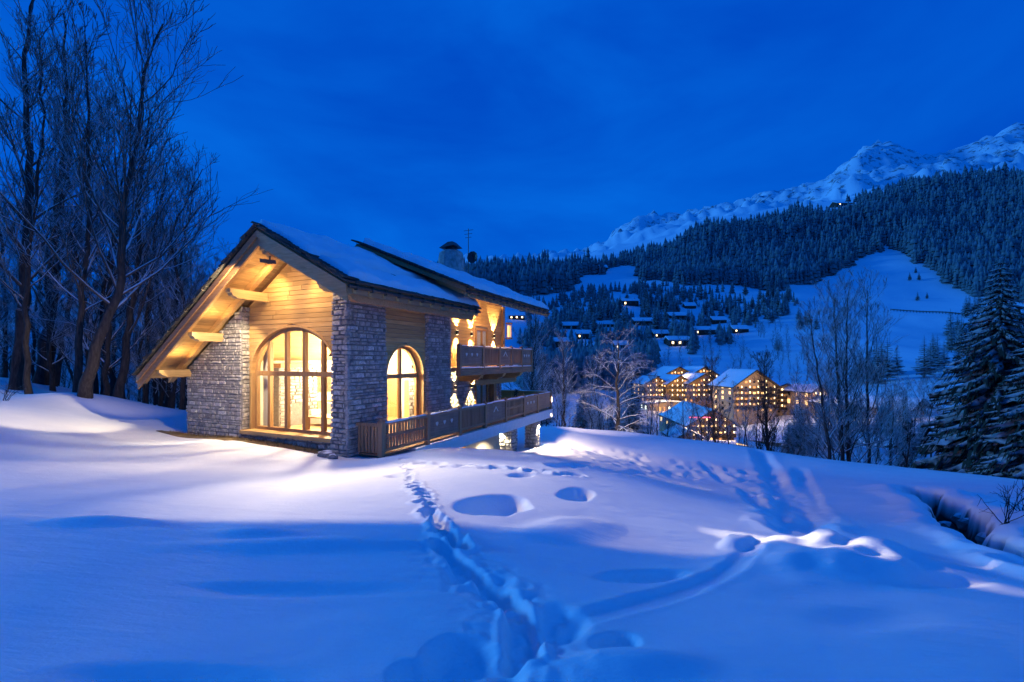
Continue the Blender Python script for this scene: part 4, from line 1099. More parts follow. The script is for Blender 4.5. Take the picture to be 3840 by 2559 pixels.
def bare_tree(path, r0, seed, nb=26, blen=4.0, levels=3, start=.25, rise=.35, droop=0.0, density=1.0, angle=(38, 68), min_r=.009, kids=(7, 5)):
    """a leafless tree: trunk along path, limbs, boughs and twigs. Returns (trunk mesh, crown mesh builder)"""
    q = np.random.default_rng(seed); tr, cr = Tubes(), Tubes()
    P = np.array(path, float); L = np.concatenate([[0], np.cumsum(np.linalg.norm(np.diff(P, axis=0), axis=1))]); tot = L[-1]
    ts = np.linspace(0, tot, max(12, int(tot*1.4)))
    TP = np.stack([np.interp(ts, L, P[:, k]) for k in range(3)], -1)
    TP[1:-1, :2] += q.normal(0, .045, (len(ts)-2, 2))
    TR = r0 * (1 - .93*(ts/tot)**.9) + .012; TR[0] *= 1.22; TR[1] *= 1.05
    tr.add(TP, TR, 9)
    def grow(p, d, ln, r, lev):
        n = 6 if lev == 1 else (5 if lev == 2 else 4)
        pts = [p]; dd = d.copy()
        for i in range(n):
            dd = dd + q.normal(0, .11 if lev < 3 else .17, 3); dd[2] += rise*.22 - droop*(.10 + .22*i/n)
            dd /= np.linalg.norm(dd); pts.append(pts[-1] + dd*ln/n)
        pts = np.array(pts); rad = np.linspace(r, max(min_r, r*.22), n+1)
        cr.add(pts, rad, 5 if lev == 1 else (4 if lev == 2 else 3))
        if lev >= levels: return
        nk = int((kids[0] if lev == 1 else kids[1]) * density * q.uniform(.75, 1.25))
        for _ in range(nk):
            f = q.uniform(.22, .98); i = f*n; i0 = min(int(i), n-1); pp = pts[i0] + (pts[i0+1]-pts[i0])*(i-i0)
            ax = pts[i0+1]-pts[i0]; ax /= np.linalg.norm(ax)
            rv = q.normal(0, 1, 3); sdv = rv - ax*(rv@ax); sdv /= np.linalg.norm(sdv); sdv[2] = sdv[2]*.6 + .18
            an = math.radians(q.uniform(22, 48)); nd = ax*math.cos(an) + sdv*math.sin(an)
            grow(pp, nd/np.linalg.norm(nd), ln*q.uniform(.38, .70)*(1.1-.5*f), max(min_r, r*.45*(1.1-.6*f)), lev+1)
    az = q.uniform(0, 6.28)
    for b in range(nb):
        f = start + (1-start)*(b + q.uniform(0, 1))/nb; t = f*tot
        p = np.array([np.interp(t, ts, TP[:, k]) for k in range(3)]); az += 2.4 + q.normal(0, .4)
        ax = TP[min(len(ts)-1, int(f*(len(ts)-1))+1)] - TP[int(f*(len(ts)-1))-1]; ax /= np.linalg.norm(ax)
        sdv = np.array([math.cos(az), math.sin(az), 0]); an = math.radians(q.uniform(*angle))*(1-.35*f)
        d = ax*math.cos(an) + sdv*math.sin(an); r = np.interp(t, ts, TR)
        grow(p, d/np.linalg.norm(d), blen*(1.15-.75*f)*q.uniform(.65, 1.15), max(.018, r*.42), 1)
    return tr, cr

def place_bare(name, parts, loc, rz, sc, label, group=None, cat='tree'):
    e = empty(name, loc, rz, label, cat, group); e.scale = (sc, sc, sc)
    link('trunk', parts[0], e); link('crown', parts[1], e); return e
def trk(base, pts, Y):
    """trunk path relative to its base from places along the trunk in the photograph"""
    b = np.array([base[0], base[1], base[2]]); return [tuple(np.array(at(px, py, Y)) - b) for px, py in pts]

ORD = 'leftmost second third fourth fifth sixth seventh eighth ninth tenth eleventh twelfth thirteenth fourteenth fifteenth sixteenth seventeenth eighteenth nineteenth twentieth'.split()
def name_in_order(objs):
    objs = sorted(objs, key=lambda o: o.location.x / o.location.y)
    if len(objs) > 20: return
    for k, o in enumerate(objs):
        o['label'] = ('leftmost' if k == 0 else 'rightmost' if k == len(objs)-1 else ORD[k] + ' from left') + ' ' + o['label']
# the eight trunks that stand out left of the chalet
left_trees = [
    ('thick dark trunk at the left edge of the wood, first from the left', [(62,1440),(80,1100),(105,700),(110,300),(125,-150)], 21.0, .36, 30, 3.6, 31),
    ('thick dark trunk second from the left, leaning slightly right', [(150,1432),(185,1100),(215,800),(240,430),(250,60)], 23.5, .42, 26, 3.8, 32),
    ('slim straight grey trunk growing from the same foot as the leaning maple', [(290,1462),(312,1150),(325,850),(330,500),(350,150)], 19.5, .20, 30, 2.6, 33),
    ('large bare tree leaning right with the widest crown of the wood', [(318,1492),(370,1330),(410,1050),(450,780),(500,520),(545,280),(610,90)], 19.0, .31, 34, 5.2, 34),
    ('dark trunk halfway between the leaning tree and the roof edge', [(440,1512),(470,1240),(505,950),(515,650),(540,400)], 22.0, .27, 28, 3.8, 35),
    ('thin pale trunk just outside the left eave of the chalet', [(548,1528),(556,1350),(560,1150),(590,850),(610,600)], 25.0, .19, 26, 3.4, 36),
    ('leaning dark trunk between the second and the slim trunk', [(205,1420),(260,1180),(310,900),(330,640),(380,400)], 27.0, .22, 26, 3.4, 37),
    ('slender trunk right behind the leaning tree, snow along its boughs', [(385,1490),(395,1250),(430,950),(470,700),(500,480)], 24.0, .18, 28, 3.4, 39),
    ('slender trunk in front of the first two thick trunks', [(110,1450),(122,1150),(140,800),(150,450),(170,150)], 19.8, .16, 28, 3.0, 40),
    ('slender trunk nearest to the roof edge, rising above the left eave', [(600,1540),(640,1200),(690,900),(720,700)], 26.0, .17, 28, 3.6, 41),
    ('thin straight trunk glimpsed under the left eave', [(620,1545),(632,1420),(640,1250),(650,1000)], 30.0, .16, 24, 3.2, 38),
]
for k, (lab, pts, Y, r0, nb, bl, sd_) in enumerate(left_trees):
    b = at(pts[0][0], pts[0][1], Y); g = gz(b[0], b[1]); b = (b[0], b[1], g - .15)
    pth = trk(b, pts, Y); pth[0] = (pth[0][0], pth[0][1], 0.0)
    qy = np.random.default_rng(sd_)
    pth = [(x, y + (i > 0)*qy.normal(0, .25), z) for i, (x, y, z) in enumerate(pth)]
    tr, cr = bare_tree(pth, r0*.68, sd_, nb, bl*1.25, 3, .22, .50, density=1.0, kids=(8, 5), angle=(30, 62), min_r=.0095)
    place_bare('bare_tree', (tr.mesh('trunk', M['bark']), cr.mesh('crown', M['twig'])), b, 0, 1, lab, 'trees of the wood left of the chalet')

# filler trees deeper in the wood: six shapes shared
fill = []
for k in range(6):
    q = np.random.default_rng(60+k); h = 13 + 4*q.random()
    pth = [(0,0,0), (q.normal(0,.3), q.normal(0,.3), h*.35), (q.normal(0,.6), q.normal(0,.6), h*.7), (q.normal(0,.9), q.normal(0,.9), h)]
    tr, cr = bare_tree(pth, .13 + .04*q.random(), 60+k, 30, 3.6, 3, .10, .25, density=1.0, kids=(8, 5))
    fill.append((tr.mesh('trunk', M['bark']), cr.mesh('crown', M['twig_heavy' if k % 3 == 2 else 'twig'])))
qf = np.random.default_rng(77); n_ = 0
spots = []
while n_ < 175:
    px = qf.uniform(-150, 960) if n_ < 130 else qf.uniform(520, 940); Y = 22 + 42*qf.random()**1.3
    X = (px - CX)/FPX*Y
    l = HL(X, Y)
    if l[0] > -10.5 and l[1] > -2: continue
    if any(math.hypot(X-a, Y-b) < 1.0 for a, b in spots): continue
    spots.append((X, Y)); n_ += 1
    sc = qf.uniform(.5, 1.0) * (1.0 if px < 520 else .86 - .2*(px-520)/440)
    place_bare('bare_tree', fill[n_ % 6], (X, Y, gz(X, Y)-.15), qf.uniform(0, 6.28), sc, ['slender bare tree at the picture edge behind the first thick trunks', 'slender bare tree between the thick trunks and the leaning tree', 'slender bare tree between the leaning tree and the left eave', 'frosted bare tree rising behind the sloping roof edge of the chalet'][(px > 150) + (px > 400) + (px > 620)],
               ['wood behind the first trunks', 'wood behind the leaning tree', 'wood beside the left eave', 'wood behind the roof edge'][(px > 150) + (px > 400) + (px > 620)])

# ------- spruces
def spruce(H, W, whorls, per, seed, segs=5, mat='needles', base=.08, sag=.35, wf=.26, hang=0):
    q = np.random.default_rng(seed); V, F, hv = [], [], []; n = 0
    for i in range(whorls):
        f = (i + .5)/whorls; z = H*(base + (1-base)*f**.92); R_ = W*(1-f)**.82*q.uniform(.82, 1.12) + .02*W
        az0 = q.uniform(0, 6.28); k = max(5, int(per*(1-.55*f)))
        for j in range(k):
            az = az0 + 2*math.pi*j/k + q.normal(0, .16); ln = R_*q.uniform(.72, 1.18)
            t = np.linspace(0, 1, segs+1); rad = ln*t
            zz = z + ln*(.10*t - sag*t**1.7) + (.14*ln*t**4) + q.normal(0, .03*ln)
            d, s_ = np.array([math.cos(az), math.sin(az)]), np.array([-math.sin(az), math.cos(az)])
            wd = ln*wf*np.sin(np.pi*np.clip(t*.86+.12, 0, 1))*(1 + .35*q.normal(0, 1, segs+1)*(t > 0))*np.where(np.arange(segs+1) % 2 == 0, 1, .72)
            c = np.stack([d[0]*rad, d[1]*rad, zz], -1)
            drop = -.38*np.abs(wd) - q.uniform(0, .07, segs+1)*ln
            lft = c + np.stack([s_[0]*wd, s_[1]*wd, drop], -1); rgt = c - np.stack([s_[0]*wd, s_[1]*wd, -drop], -1)
            V.append(np.concatenate([lft, c, rgt])); m = segs+1; a = np.arange(segs)
            if hang:
                nh = hang; tt = q.uniform(.25, 1.0, nh); hx = np.interp(tt, t, c[:, 0]); hy = np.interp(tt, t, c[:, 1]); hz_ = np.interp(tt, t, c[:, 2])
                sw = q.uniform(-1, 1, nh)*np.interp(tt, t, np.abs(wd)); dl = q.uniform(.10, .26, nh)*ln; ww = q.uniform(.02, .045, nh)*ln
                b0 = np.stack([hx + s_[0]*sw, hy + s_[1]*sw, hz_ - .3*np.abs(sw)], -1)
                hv.append(np.stack([b0 - np.stack([s_[0]*ww, s_[1]*ww, 0*ww], -1), b0 + np.stack([s_[0]*ww, s_[1]*ww, 0*ww], -1), b0 + np.stack([d[0]*dl*.6, d[1]*dl*.6, -dl], -1)], 1).reshape(-1, 3))
            F.append(np.concatenate([np.stack([a+m, a+m+1, a+1, a], -1), np.stack([a+2*m, a+2*m+1, a+m+1, a+m], -1)]) + n); n += 3*m
    Fs = [np.concatenate(F)]
    if hv:
        hv = np.concatenate(hv); V.append(hv); Fs.append(np.arange(len(hv)).reshape(-1, 3) + n)
    return mesh_np('crown', np.concatenate(V), Fs, M[mat], False)
def spruce_trunk(H, r):
    return MB().tube([(0,0,0), (0,0,H*.5), (0,0,H*.97)], [r, r*.6, .02], 7).mesh('trunk', M['bark'], True)
def place_spruce(parts, loc, rz, sc, label, group=None, sz=1.0):
    e = empty('spruce_tree', loc, rz, label, 'tree', group); e.scale = (sc, sc, sc*sz)
    link('trunk', parts[0], e); link('crown', parts[1], e); return e

def ground_at(px, Y): X = (px-CX)/FPX*Y; return (X, Y, gz(X, Y)-.1)
big1 = (spruce_trunk(13.2, .28), spruce(13.2, 4.1, 44, 24, 201, 8, wf=.10, sag=.5, hang=12))
place_spruce(big1, ground_at(3752, 30), .4, 1.12, 'tall snow-laden spruce at the right edge with branches to the ground', 'spruces beyond the stream', sz=1.18)
big2 = (spruce_trunk(11, .25), spruce(11, 3.8, 38, 22, 202, 8, wf=.10, sag=.5, hang=12))
place_spruce(big2, ground_at(3945, 27), 1.4, 1.1, 'lower spruce cut off by the right picture edge, beside the tall one', 'spruces beyond the stream')
s_mid = [(spruce_trunk(10, .2), spruce(10, 2.5, 26, 15, 210+k, 5, wf=.15, hang=6)) for k in range(3)]
for px, Y, sc, lab in [(3060,42,.95,'bushy snow-dusted spruce in front of the village, left of the forked trees'),(2985,46,.60,'small spruce left of the bushy spruce above the snow crest'),
                       (3125,50,.85,'spruce half hidden behind the forked bare trees'),(3480,44,.38,'short dark spruce standing alone between the forked trees and the tall spruce'),
                       (3560,52,.55,'small spruce on the flat below the pasture, left of the tall spruce'),(3395,60,.5,'slim spruce behind the small bare tree right of the forked trees')]:
    place_spruce(s_mid[int(px) % 3], ground_at(px, Y), px*.01, sc, lab, 'spruces around the village edge')

# ------- bare trees on the crest between chalet and village
def crest_tree(px, py_top, Y, r0, seed, label, lean=0, mat='twig_bare', nb=30, bl=3.0, name='bare_tree', trunks=1, **kw):
    g = ground_at(px, Y); H = (CZ + (HY-py_top)/FPX*Y) - g[2]
    e = empty(name, g, 0, label, 'tree', 'bare trees along the snow crest')
    for k in range(trunks):
        l2 = lean + (k - (trunks-1)/2)*.9
        pth = [(k*.25, 0, 0), (k*.25+l2*.25, 0, H*.35), (k*.25+l2*.6, .2, H*.7), (k*.25+l2, 0, H)]
        tr, cr = bare_tree(pth, r0, seed+k, nb, bl, 3, kw.get('start', .22), kw.get('rise', .45), kw.get('droop', 0.0), kw.get('density', 1.0), kw.get('angle', (30, 55)), .010, kw.get('kids', (7, 5)))
        link('trunk', tr.mesh('trunk', M['bark']), e); link('crown', cr.mesh('crown', M[mat]), e)
crest_tree(2318, 1270, 40, .22, 301, 'snow-laden bare tree with drooping white branches right of the terrace', 0, 'twig_heavy', 34, 4.2, droop=.75, rise=.1, angle=(45, 85), start=.12)
crest_tree(1990, 1190, 41, .20, 302, 'frosted bare tree rising directly behind the end of the terrace', .5, 'twig_heavy', 30, 4.0, droop=.2, start=.2)
crest_tree(2120, 1260, 46, .18, 303, 'frosted bare tree between the terrace end and the snow-laden tree', -.3, 'twig', 30, 3.6, droop=.3, start=.15)
crest_tree(2690, 1360, 44, .16, 304, 'thin dark bare tree before the snow-roofed house', -.6, 'twig_bare', 30, 3.2, angle=(34, 62))
crest_tree(2885, 1350, 40, .19, 305, 'dark bare tree with a narrow crown before the lit hotel gable', -.4, 'twig_bare', 38, 3.4, angle=(28, 52))
crest_tree(3170, 1120, 38, .21, 306, 'tall forked bare tree with two stems on the crest', -.5, 'twig', 40, 5.6, trunks=2, angle=(34, 64))
crest_tree(3262, 1090, 40, .20, 307, 'tall bare tree standing right of the forked one', -.2, 'twig', 42, 6.2, angle=(36, 70))
crest_tree(3130, 1180, 36, .15, 308, 'slender left-leaning bare tree beside the forked one', -2.0, 'twig', 34, 4.0, angle=(34, 62))
crest_tree(3400, 1590, 36, .10, 309, 'small bare tree on the flat right of the tall bare trees', .4, 'twig_bare', 18, 1.8)
crest_tree(2440, 1420, 50, .14, 310, 'frosted small tree right of the snow-laden tree', .2, 'twig', 26, 2.8)
crest_tree(2790, 1520, 52, .12, 311, 'low frosted tree between the two dark bare trees', .3, 'twig', 22, 2.6)
crest_tree(2600, 1580, 48, .09, 312, 'low twiggy tree left of the thin dark tree', .1, 'twig', 18, 1.9)
qs = np.random.default_rng(88)
for k in range(34):                                    # frosted thicket below the terrace
    px, Y = qs.uniform(1960, 2420), qs.uniform(52, 120)
    sc = qs.uniform(.55, .9)
    place_bare('bare_tree', fill[k % 6], ground_at(px, Y), qs.uniform(0, 6.28), sc, 'frosted bare tree in the dark thicket below the terrace', 'thicket below the terrace')
tsp = []
for k in range(16):
    px, Y = qs.uniform(1950, 2400), qs.uniform(60, 130)
    tsp.append(place_spruce(s_mid[k % 3], ground_at(px, Y), qs.uniform(0, 6), qs.uniform(.7, 1.2), 'dark spruce among the frosted trees below the terrace', 'spruces in the thicket below the terrace'))
name_in_order(tsp)
for k in range(46):
    px, Y = qs.uniform(2900, 3540), qs.uniform(52, 110)
    place_bare('bare_tree', fill[k % 6], ground_at(px, Y), qs.uniform(0, 6.28), qs.uniform(.45, .8), 'low frosted tree in the hollow right of the village', 'low trees in the hollow right of the village')

vtr = []
for k in range(14):
    px, Y = 2420 + 34*k + qs.uniform(-12, 12), qs.uniform(58, 95)
    vtr.append(place_bare('bare_tree', fill[k % 6], ground_at(px, Y), qs.uniform(0, 6.28), qs.uniform(.45, .75), 'low frosted tree standing before the village houses', 'frosted trees before the village'))
name_in_order(vtr)
vsp = []
for k in range(11):
    px, Y = 2960 + 48*k + qs.uniform(-20, 20), qs.uniform(58, 100)
    vsp.append(place_spruce(s_mid[k % 3], ground_at(px, Y), qs.uniform(0, 6), qs.uniform(.55, 1.0), 'snow-dusted spruce in the hollow right of the hotels', 'spruces in the hollow right of the hotels'))
name_in_order(vsp)
# snowy twigs by the stream and at the left edge
def shrub(px, py, h, seed, label, n=9):
    p = hit(px, py); g = gz(p[0], p[1]); tb = Tubes(); q = np.random.default_rng(seed)
    for _ in range(n):
        d = np.array([q.normal(0, .28), q.normal(0, .28), 1.0]); pts = [np.array([q.normal(0, .05), q.normal(0, .05), -.05])]
        for i in range(6): d = d + q.normal(0, .22, 3)*np.array([1, 1, .3]); d /= np.linalg.norm(d); pts.append(pts[-1] + d*h*q.uniform(.6, 1)/6)
        tb.add(pts, np.linspace(.011, .004, 7), 4)
        for i in (2, 3, 4, 5):
            d2 = d + q.normal(0, .6, 3); d2 /= np.linalg.norm(d2); tb.add([pts[i], pts[i]+d2*h*.12, pts[i]+d2*h*.2+np.array([0, 0, .03])], [.006, .005, .004], 3)
    e = empty('leafless_shrub', (p[0], p[1], g), 0, label, 'shrub'); link('stem', tb.mesh('stem', M['twig_bare']), e)
shrub(3770, 1985, 1.3, 1, 'leafless shrub sticking out of the snow beyond the stream', 9)
shrub(3830, 1950, .9, 2, 'smaller leafless shrub at the right picture edge above the stream', 6)
shrub(18, 1505, .9, 3, 'snow-capped dead branch poking from the bank at the left edge', 7)

# stream: water and stones in the cut
sm = stream; d_ = np.gradient(sm, axis=0); d_ /= np.linalg.norm(d_, axis=1)[:, None]; nrm_ = np.stack([-d_[:, 1], d_[:, 0]], -1)
zc = macro(sm[:, 0], sm[:, 1]) - .95
V = np.concatenate([np.column_stack([sm + nrm_*.75, zc]), np.column_stack([sm - nrm_*.75, zc])]); m_ = len(sm); a = np.arange(m_-1)
tag(link('stream_water', mesh_np('stream_water', V, [np.stack([a, a+1, a+m_+1, a+m_], -1)], M['water'])), 'dark open water of the stream at the right', kind='structure')
qr = np.random.default_rng(12)
stones_ = []
for k in range(20):
    f = qr.uniform(0, len(sm)-2.01); i = int(f); bank = k % 2
    p = sm[i] + (sm[i+1]-sm[i])*(f-i) + nrm_[i]*(qr.uniform(.40, .60) if bank else qr.uniform(-.35, .3))
    s = qr.uniform(.14, .30)
    stones_.append(tag(boulder('stream_stone', (p[0], p[1], float(macro(p[0:1], p[1:2])[0]) - (.55 if bank else .95) + s*.3), (s*1.2, s, s*.75), k+20), 'dark snow-capped stone lying in the stream bed', 'rock', 'stones in the stream bed'))
name_in_order(stones_)

# ------- the forest on the mountainside and the trees about the far village
def inside(poly, x, y):
    n = len(poly); c = np.zeros(len(x), bool); j = n-1
    for i in range(n):
        xi, yi = poly[i]; xj, yj = poly[j]
        with np.errstate(divide='ignore', invalid='ignore'):
            c ^= ((yi > y) != (yj > y)) & (x < (xj-xi)*(y-yi)/(yj-yi+1e-12) + xi)
        j = i
    return c
forest_poly = [(1600,1030),(1900,1030),(2200,1012),(2420,962),(2600,890),(2720,846),(3000,812),(3170,800),(3230,756),(3420,698),(3600,672),(4100,668),(4100,1140),(3840,1130),(3740,1120),(3660,1122),
               (3560,1062),(3440,992),(3350,922),(3310,922),(3200,987),(3060,1070),(2900,1086),(2780,1077),(2600,1077),(2470,1052),(2412,1052),(2400,1003),(2330,992),(2200,1032),(2140,1082),(2000,1115),(1850,1135),(1600,1140)]
far_spots = [(2365,1150),(2190,1272),(2415,1222),(2545,1200),(2645,1258),(2550,1300),(2140,1235),(2270,1230),(2255,1018),(2050,1100),(2700,1215),(2030,1180),(1938,1200),(2480,1268),(2330,1310),(2590,1160),(2780,1250),(2110,1300)]
def clear_of(px, py, hw=42):
    ok = np.ones(np.shape(px), bool)
    for a, b in far_spots: ok &= ~((np.abs(px-a) < hw) & (py > b-8) & (py < b+46))
    return ok
def scatter(n, pxr, Yr, poly, seed):
    q = np.random.default_rng(seed); px = q.uniform(*pxr, n); Y = np.exp(q.uniform(math.log(Yr[0]), math.log(Yr[1]), n))
    X = (px-CX)/FPX*Y; Z = ground_z(X, Y); py = HY - (Z-CZ)/Y*FPX; k = inside(poly, px + 46*vnoise(X, Y, 40) + 30*vnoise(X, Y, 13), py + 34*vnoise(X+500, Y, 45))
    return X[k], Y[k], Z[k], px[k], py[k]
FXs, FYs, FZs, _, _ = scatter(52000, (1600, 4100), (520, 1750), forest_poly, 5)
qF = np.random.default_rng(6); keep = (qF.random(len(FXs)) < np.clip(23000/len(FXs), 0, 1)) & (vnoise(FXs, FYs, 22) + vnoise(FXs, FYs, 70)*.7 > -.62)
FXs, FYs, FZs = FXs[keep], FYs[keep], FZs[keep]; nF = len(FXs)
K = 6; tiers = 4
tv, tf = [], []
for t in range(tiers):
    z0, z1 = .06 + .21*t, .06 + .21*t + .36; z1 = min(z1, 1.0); r = .19*(1-t*.21)
    b = len(tv); a = np.arange(K)*2*np.pi/K + t*.5
    tv += [(math.cos(g)*r, math.sin(g)*r, z0) for g in a] + [(0, 0, z1)]
    tf += [(b+i, b+(i+1) % K, b+K) for i in range(K)]
tv, tf = np.array(tv), np.array(tf)
Ht = np.clip(19*np.exp(qF.normal(0, .33, nF)), 8, 42)*(1 + .5*vnoise(FXs, FYs, 60)); rot = qF.uniform(0, 6.28, nF); wd = qF.uniform(.8, 1.3, nF)
jit = 1 + qF.normal(0, .16, (nF, len(tv)))
cx = tv[None, :, 0]*np.cos(rot)[:, None] - tv[None, :, 1]*np.sin(rot)[:, None]; cy = tv[None, :, 0]*np.sin(rot)[:, None] + tv[None, :, 1]*np.cos(rot)[:, None]
VX = FXs[:, None] + cx*jit*(Ht*wd)[:, None]; VY = FYs[:, None] + cy*jit*(Ht*wd)[:, None]; VZ = FZs[:, None] - 1 + tv[None, :, 2]*Ht[:, None]*(1 + (jit-1)*.12)
FF = tf[None] + (np.arange(nF)*len(tv))[:, None, None]
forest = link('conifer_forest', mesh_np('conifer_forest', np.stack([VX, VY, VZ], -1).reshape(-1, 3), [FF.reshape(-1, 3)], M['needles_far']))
tag(forest, 'dark conifer forest covering the mountainside', 'forest', kind='stuff')

slope_poly = [(1950,1120),(2130,1095),(2200,1075),(2420,1065),(2600,1095),(2800,1105),(2980,1110),(2960,1190),(2850,1210),(2760,1290),(2640,1290),(2620,1340),(2480,1330),(2440,1400),(2380,1460),(2200,1480),(1950,1480)]
GXs, GYs, GZs, gpx, gpy = scatter(9000, (1950, 2990), (170, 700), slope_poly, 15)
dens = np.where((gpx > 2150) & (gpy < 1060), .1, np.where(gpx > 2600, .34, .62)); kk = (qF.random(len(GXs)) < dens*np.clip(4600/len(GXs), 0, 1)) & clear_of(gpx, gpy) & (vnoise(GXs, GYs, 38) + .4*vnoise(GXs, GYs, 90) > -.20)
GXs, GYs, GZs = GXs[kk], GYs[kk], GZs[kk]; nG = len(GXs); Hg = qF.uniform(7, 19, nG); rg = qF.uniform(0, 6.28, nG); wg = qF.uniform(.8, 1.4, nG); jg = 1 + qF.normal(0, .2, (nG, len(tv)))
cx = tv[None, :, 0]*np.cos(rg)[:, None] - tv[None, :, 1]*np.sin(rg)[:, None]; cy = tv[None, :, 0]*np.sin(rg)[:, None] + tv[None, :, 1]*np.cos(rg)[:, None]
VX = GXs[:, None] + cx*jg*(Hg*wg)[:, None]; VY = GYs[:, None] + cy*jg*(Hg*wg)[:, None]; VZ = GZs[:, None] - .6 + tv[None, :, 2]*Hg[:, None]*(1 + (jg-1)*.12)
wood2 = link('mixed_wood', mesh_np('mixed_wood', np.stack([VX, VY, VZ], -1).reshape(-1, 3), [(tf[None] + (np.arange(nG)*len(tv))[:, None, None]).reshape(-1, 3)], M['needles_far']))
tag(wood2, 'dark mixed wood between the scattered chalets on the lower slope', 'forest', kind='stuff')

# single spruces one can tell apart on the lower slopes
s_far = [(spruce_trunk(16, .25), spruce(16, 3.4, 20, 11, 230+k, 3, wf=.34)) for k in range(4)]
def cluster(px0, px1, Y0, Y1, n, sc0, sc1, label, group, seed):
    q = np.random.default_rng(seed); made = []
    for k in range(n):
        px, Y = q.uniform(px0, px1), q.uniform(Y0, Y1)
        g_ = ground_at(px, Y)
        if not clear_of(px, HY - (g_[2]-CZ)/Y*FPX, 30): continue
        made.append(place_spruce(s_far[k % 4], g_, q.uniform(0, 6), q.uniform(sc0, sc1), label, group))
    name_in_order(made)
cluster(3200, 3370, 205, 260, 11, .95, 1.4, 'spruce in the dense group above the village behind the tall bare trees', 'spruce group above the village', 1)
cluster(3450, 3600, 215, 265, 8, 1.0, 1.35, 'spruce in the group left of the tall right-hand spruce', 'spruce group on the pasture edge', 2)
cluster(2995, 3085, 430, 500, 6, .9, 1.3, 'spruce in the small clump under the forest edge', 'spruce clump under the forest edge', 3)
cluster(2170, 2330, 420, 560, 20, 1.1, 1.7, 'spruce between the far chalets left of the meadow light', 'spruces among the far chalets', 4)
cluster(2340, 2570, 400, 600, 34, 1.1, 1.8, 'spruce in the dark belt below the lit far chalet', 'dark spruce belt among far chalets', 5)
cluster(2560, 2960, 480, 640, 40, .9, 1.4, 'slim spruce in the loose belt under the pasture', 'loose tree belt under the pasture', 6)
cluster(2900, 2935, 330, 360, 2, .6, .8, 'lone little spruce on the open slope behind the hotel', 'lone spruces behind the hotel', 7)
cluster(3560, 3900, 300, 520, 46, 1.0, 1.6, 'snowy spruce on the steep slope above the tall right-hand spruce', 'spruces on the right slope', 8)
cluster(2000, 2200, 300, 480, 14, .7, 1.1, 'dark spruce beyond the balcony of the chalet', 'spruces beyond the balcony', 9)
cluster(3400, 3480, 600, 760, 5, .6, .9, 'round dark tree on the snowy clearing below the forest', 'trees on the snowy clearing', 10)
qv = np.random.default_rng(90)
for k in range(100):
    px, Y = qv.uniform(2250, 3060), qv.uniform(225, 470)
    place_bare('bare_tree', fill[k % 6], ground_at(px, Y), qv.uniform(0, 6.28), qv.uniform(.7, 1.1), 'bare tree on the snowy slope between the hotels and the far chalets', 'bare trees on the slope behind the hotels')
# brown scrub on the pasture edge
scrub_me = fill[0][1].copy(); scrub_me.materials.clear(); scrub_me.materials.append(M['shrub'])
for (px0, px1, Y0, Y1, n, lab) in ((3400, 3680, 170, 205, 16, 'brown leafless scrub below the right-hand spruce group'), (3430, 3540, 120, 135, 7, 'round brown scrub beside the long low roof')):
    made = []
    for k in range(n):
        g = ground_at(qv.uniform(px0, px1), qv.uniform(Y0, Y1)); e = empty('scrub', g, qv.uniform(0, 6), lab, 'shrub', lab); e.scale = (.55, .55, .34)
        link('stems', scrub_me, e); made.append(e)
    name_in_order(made)

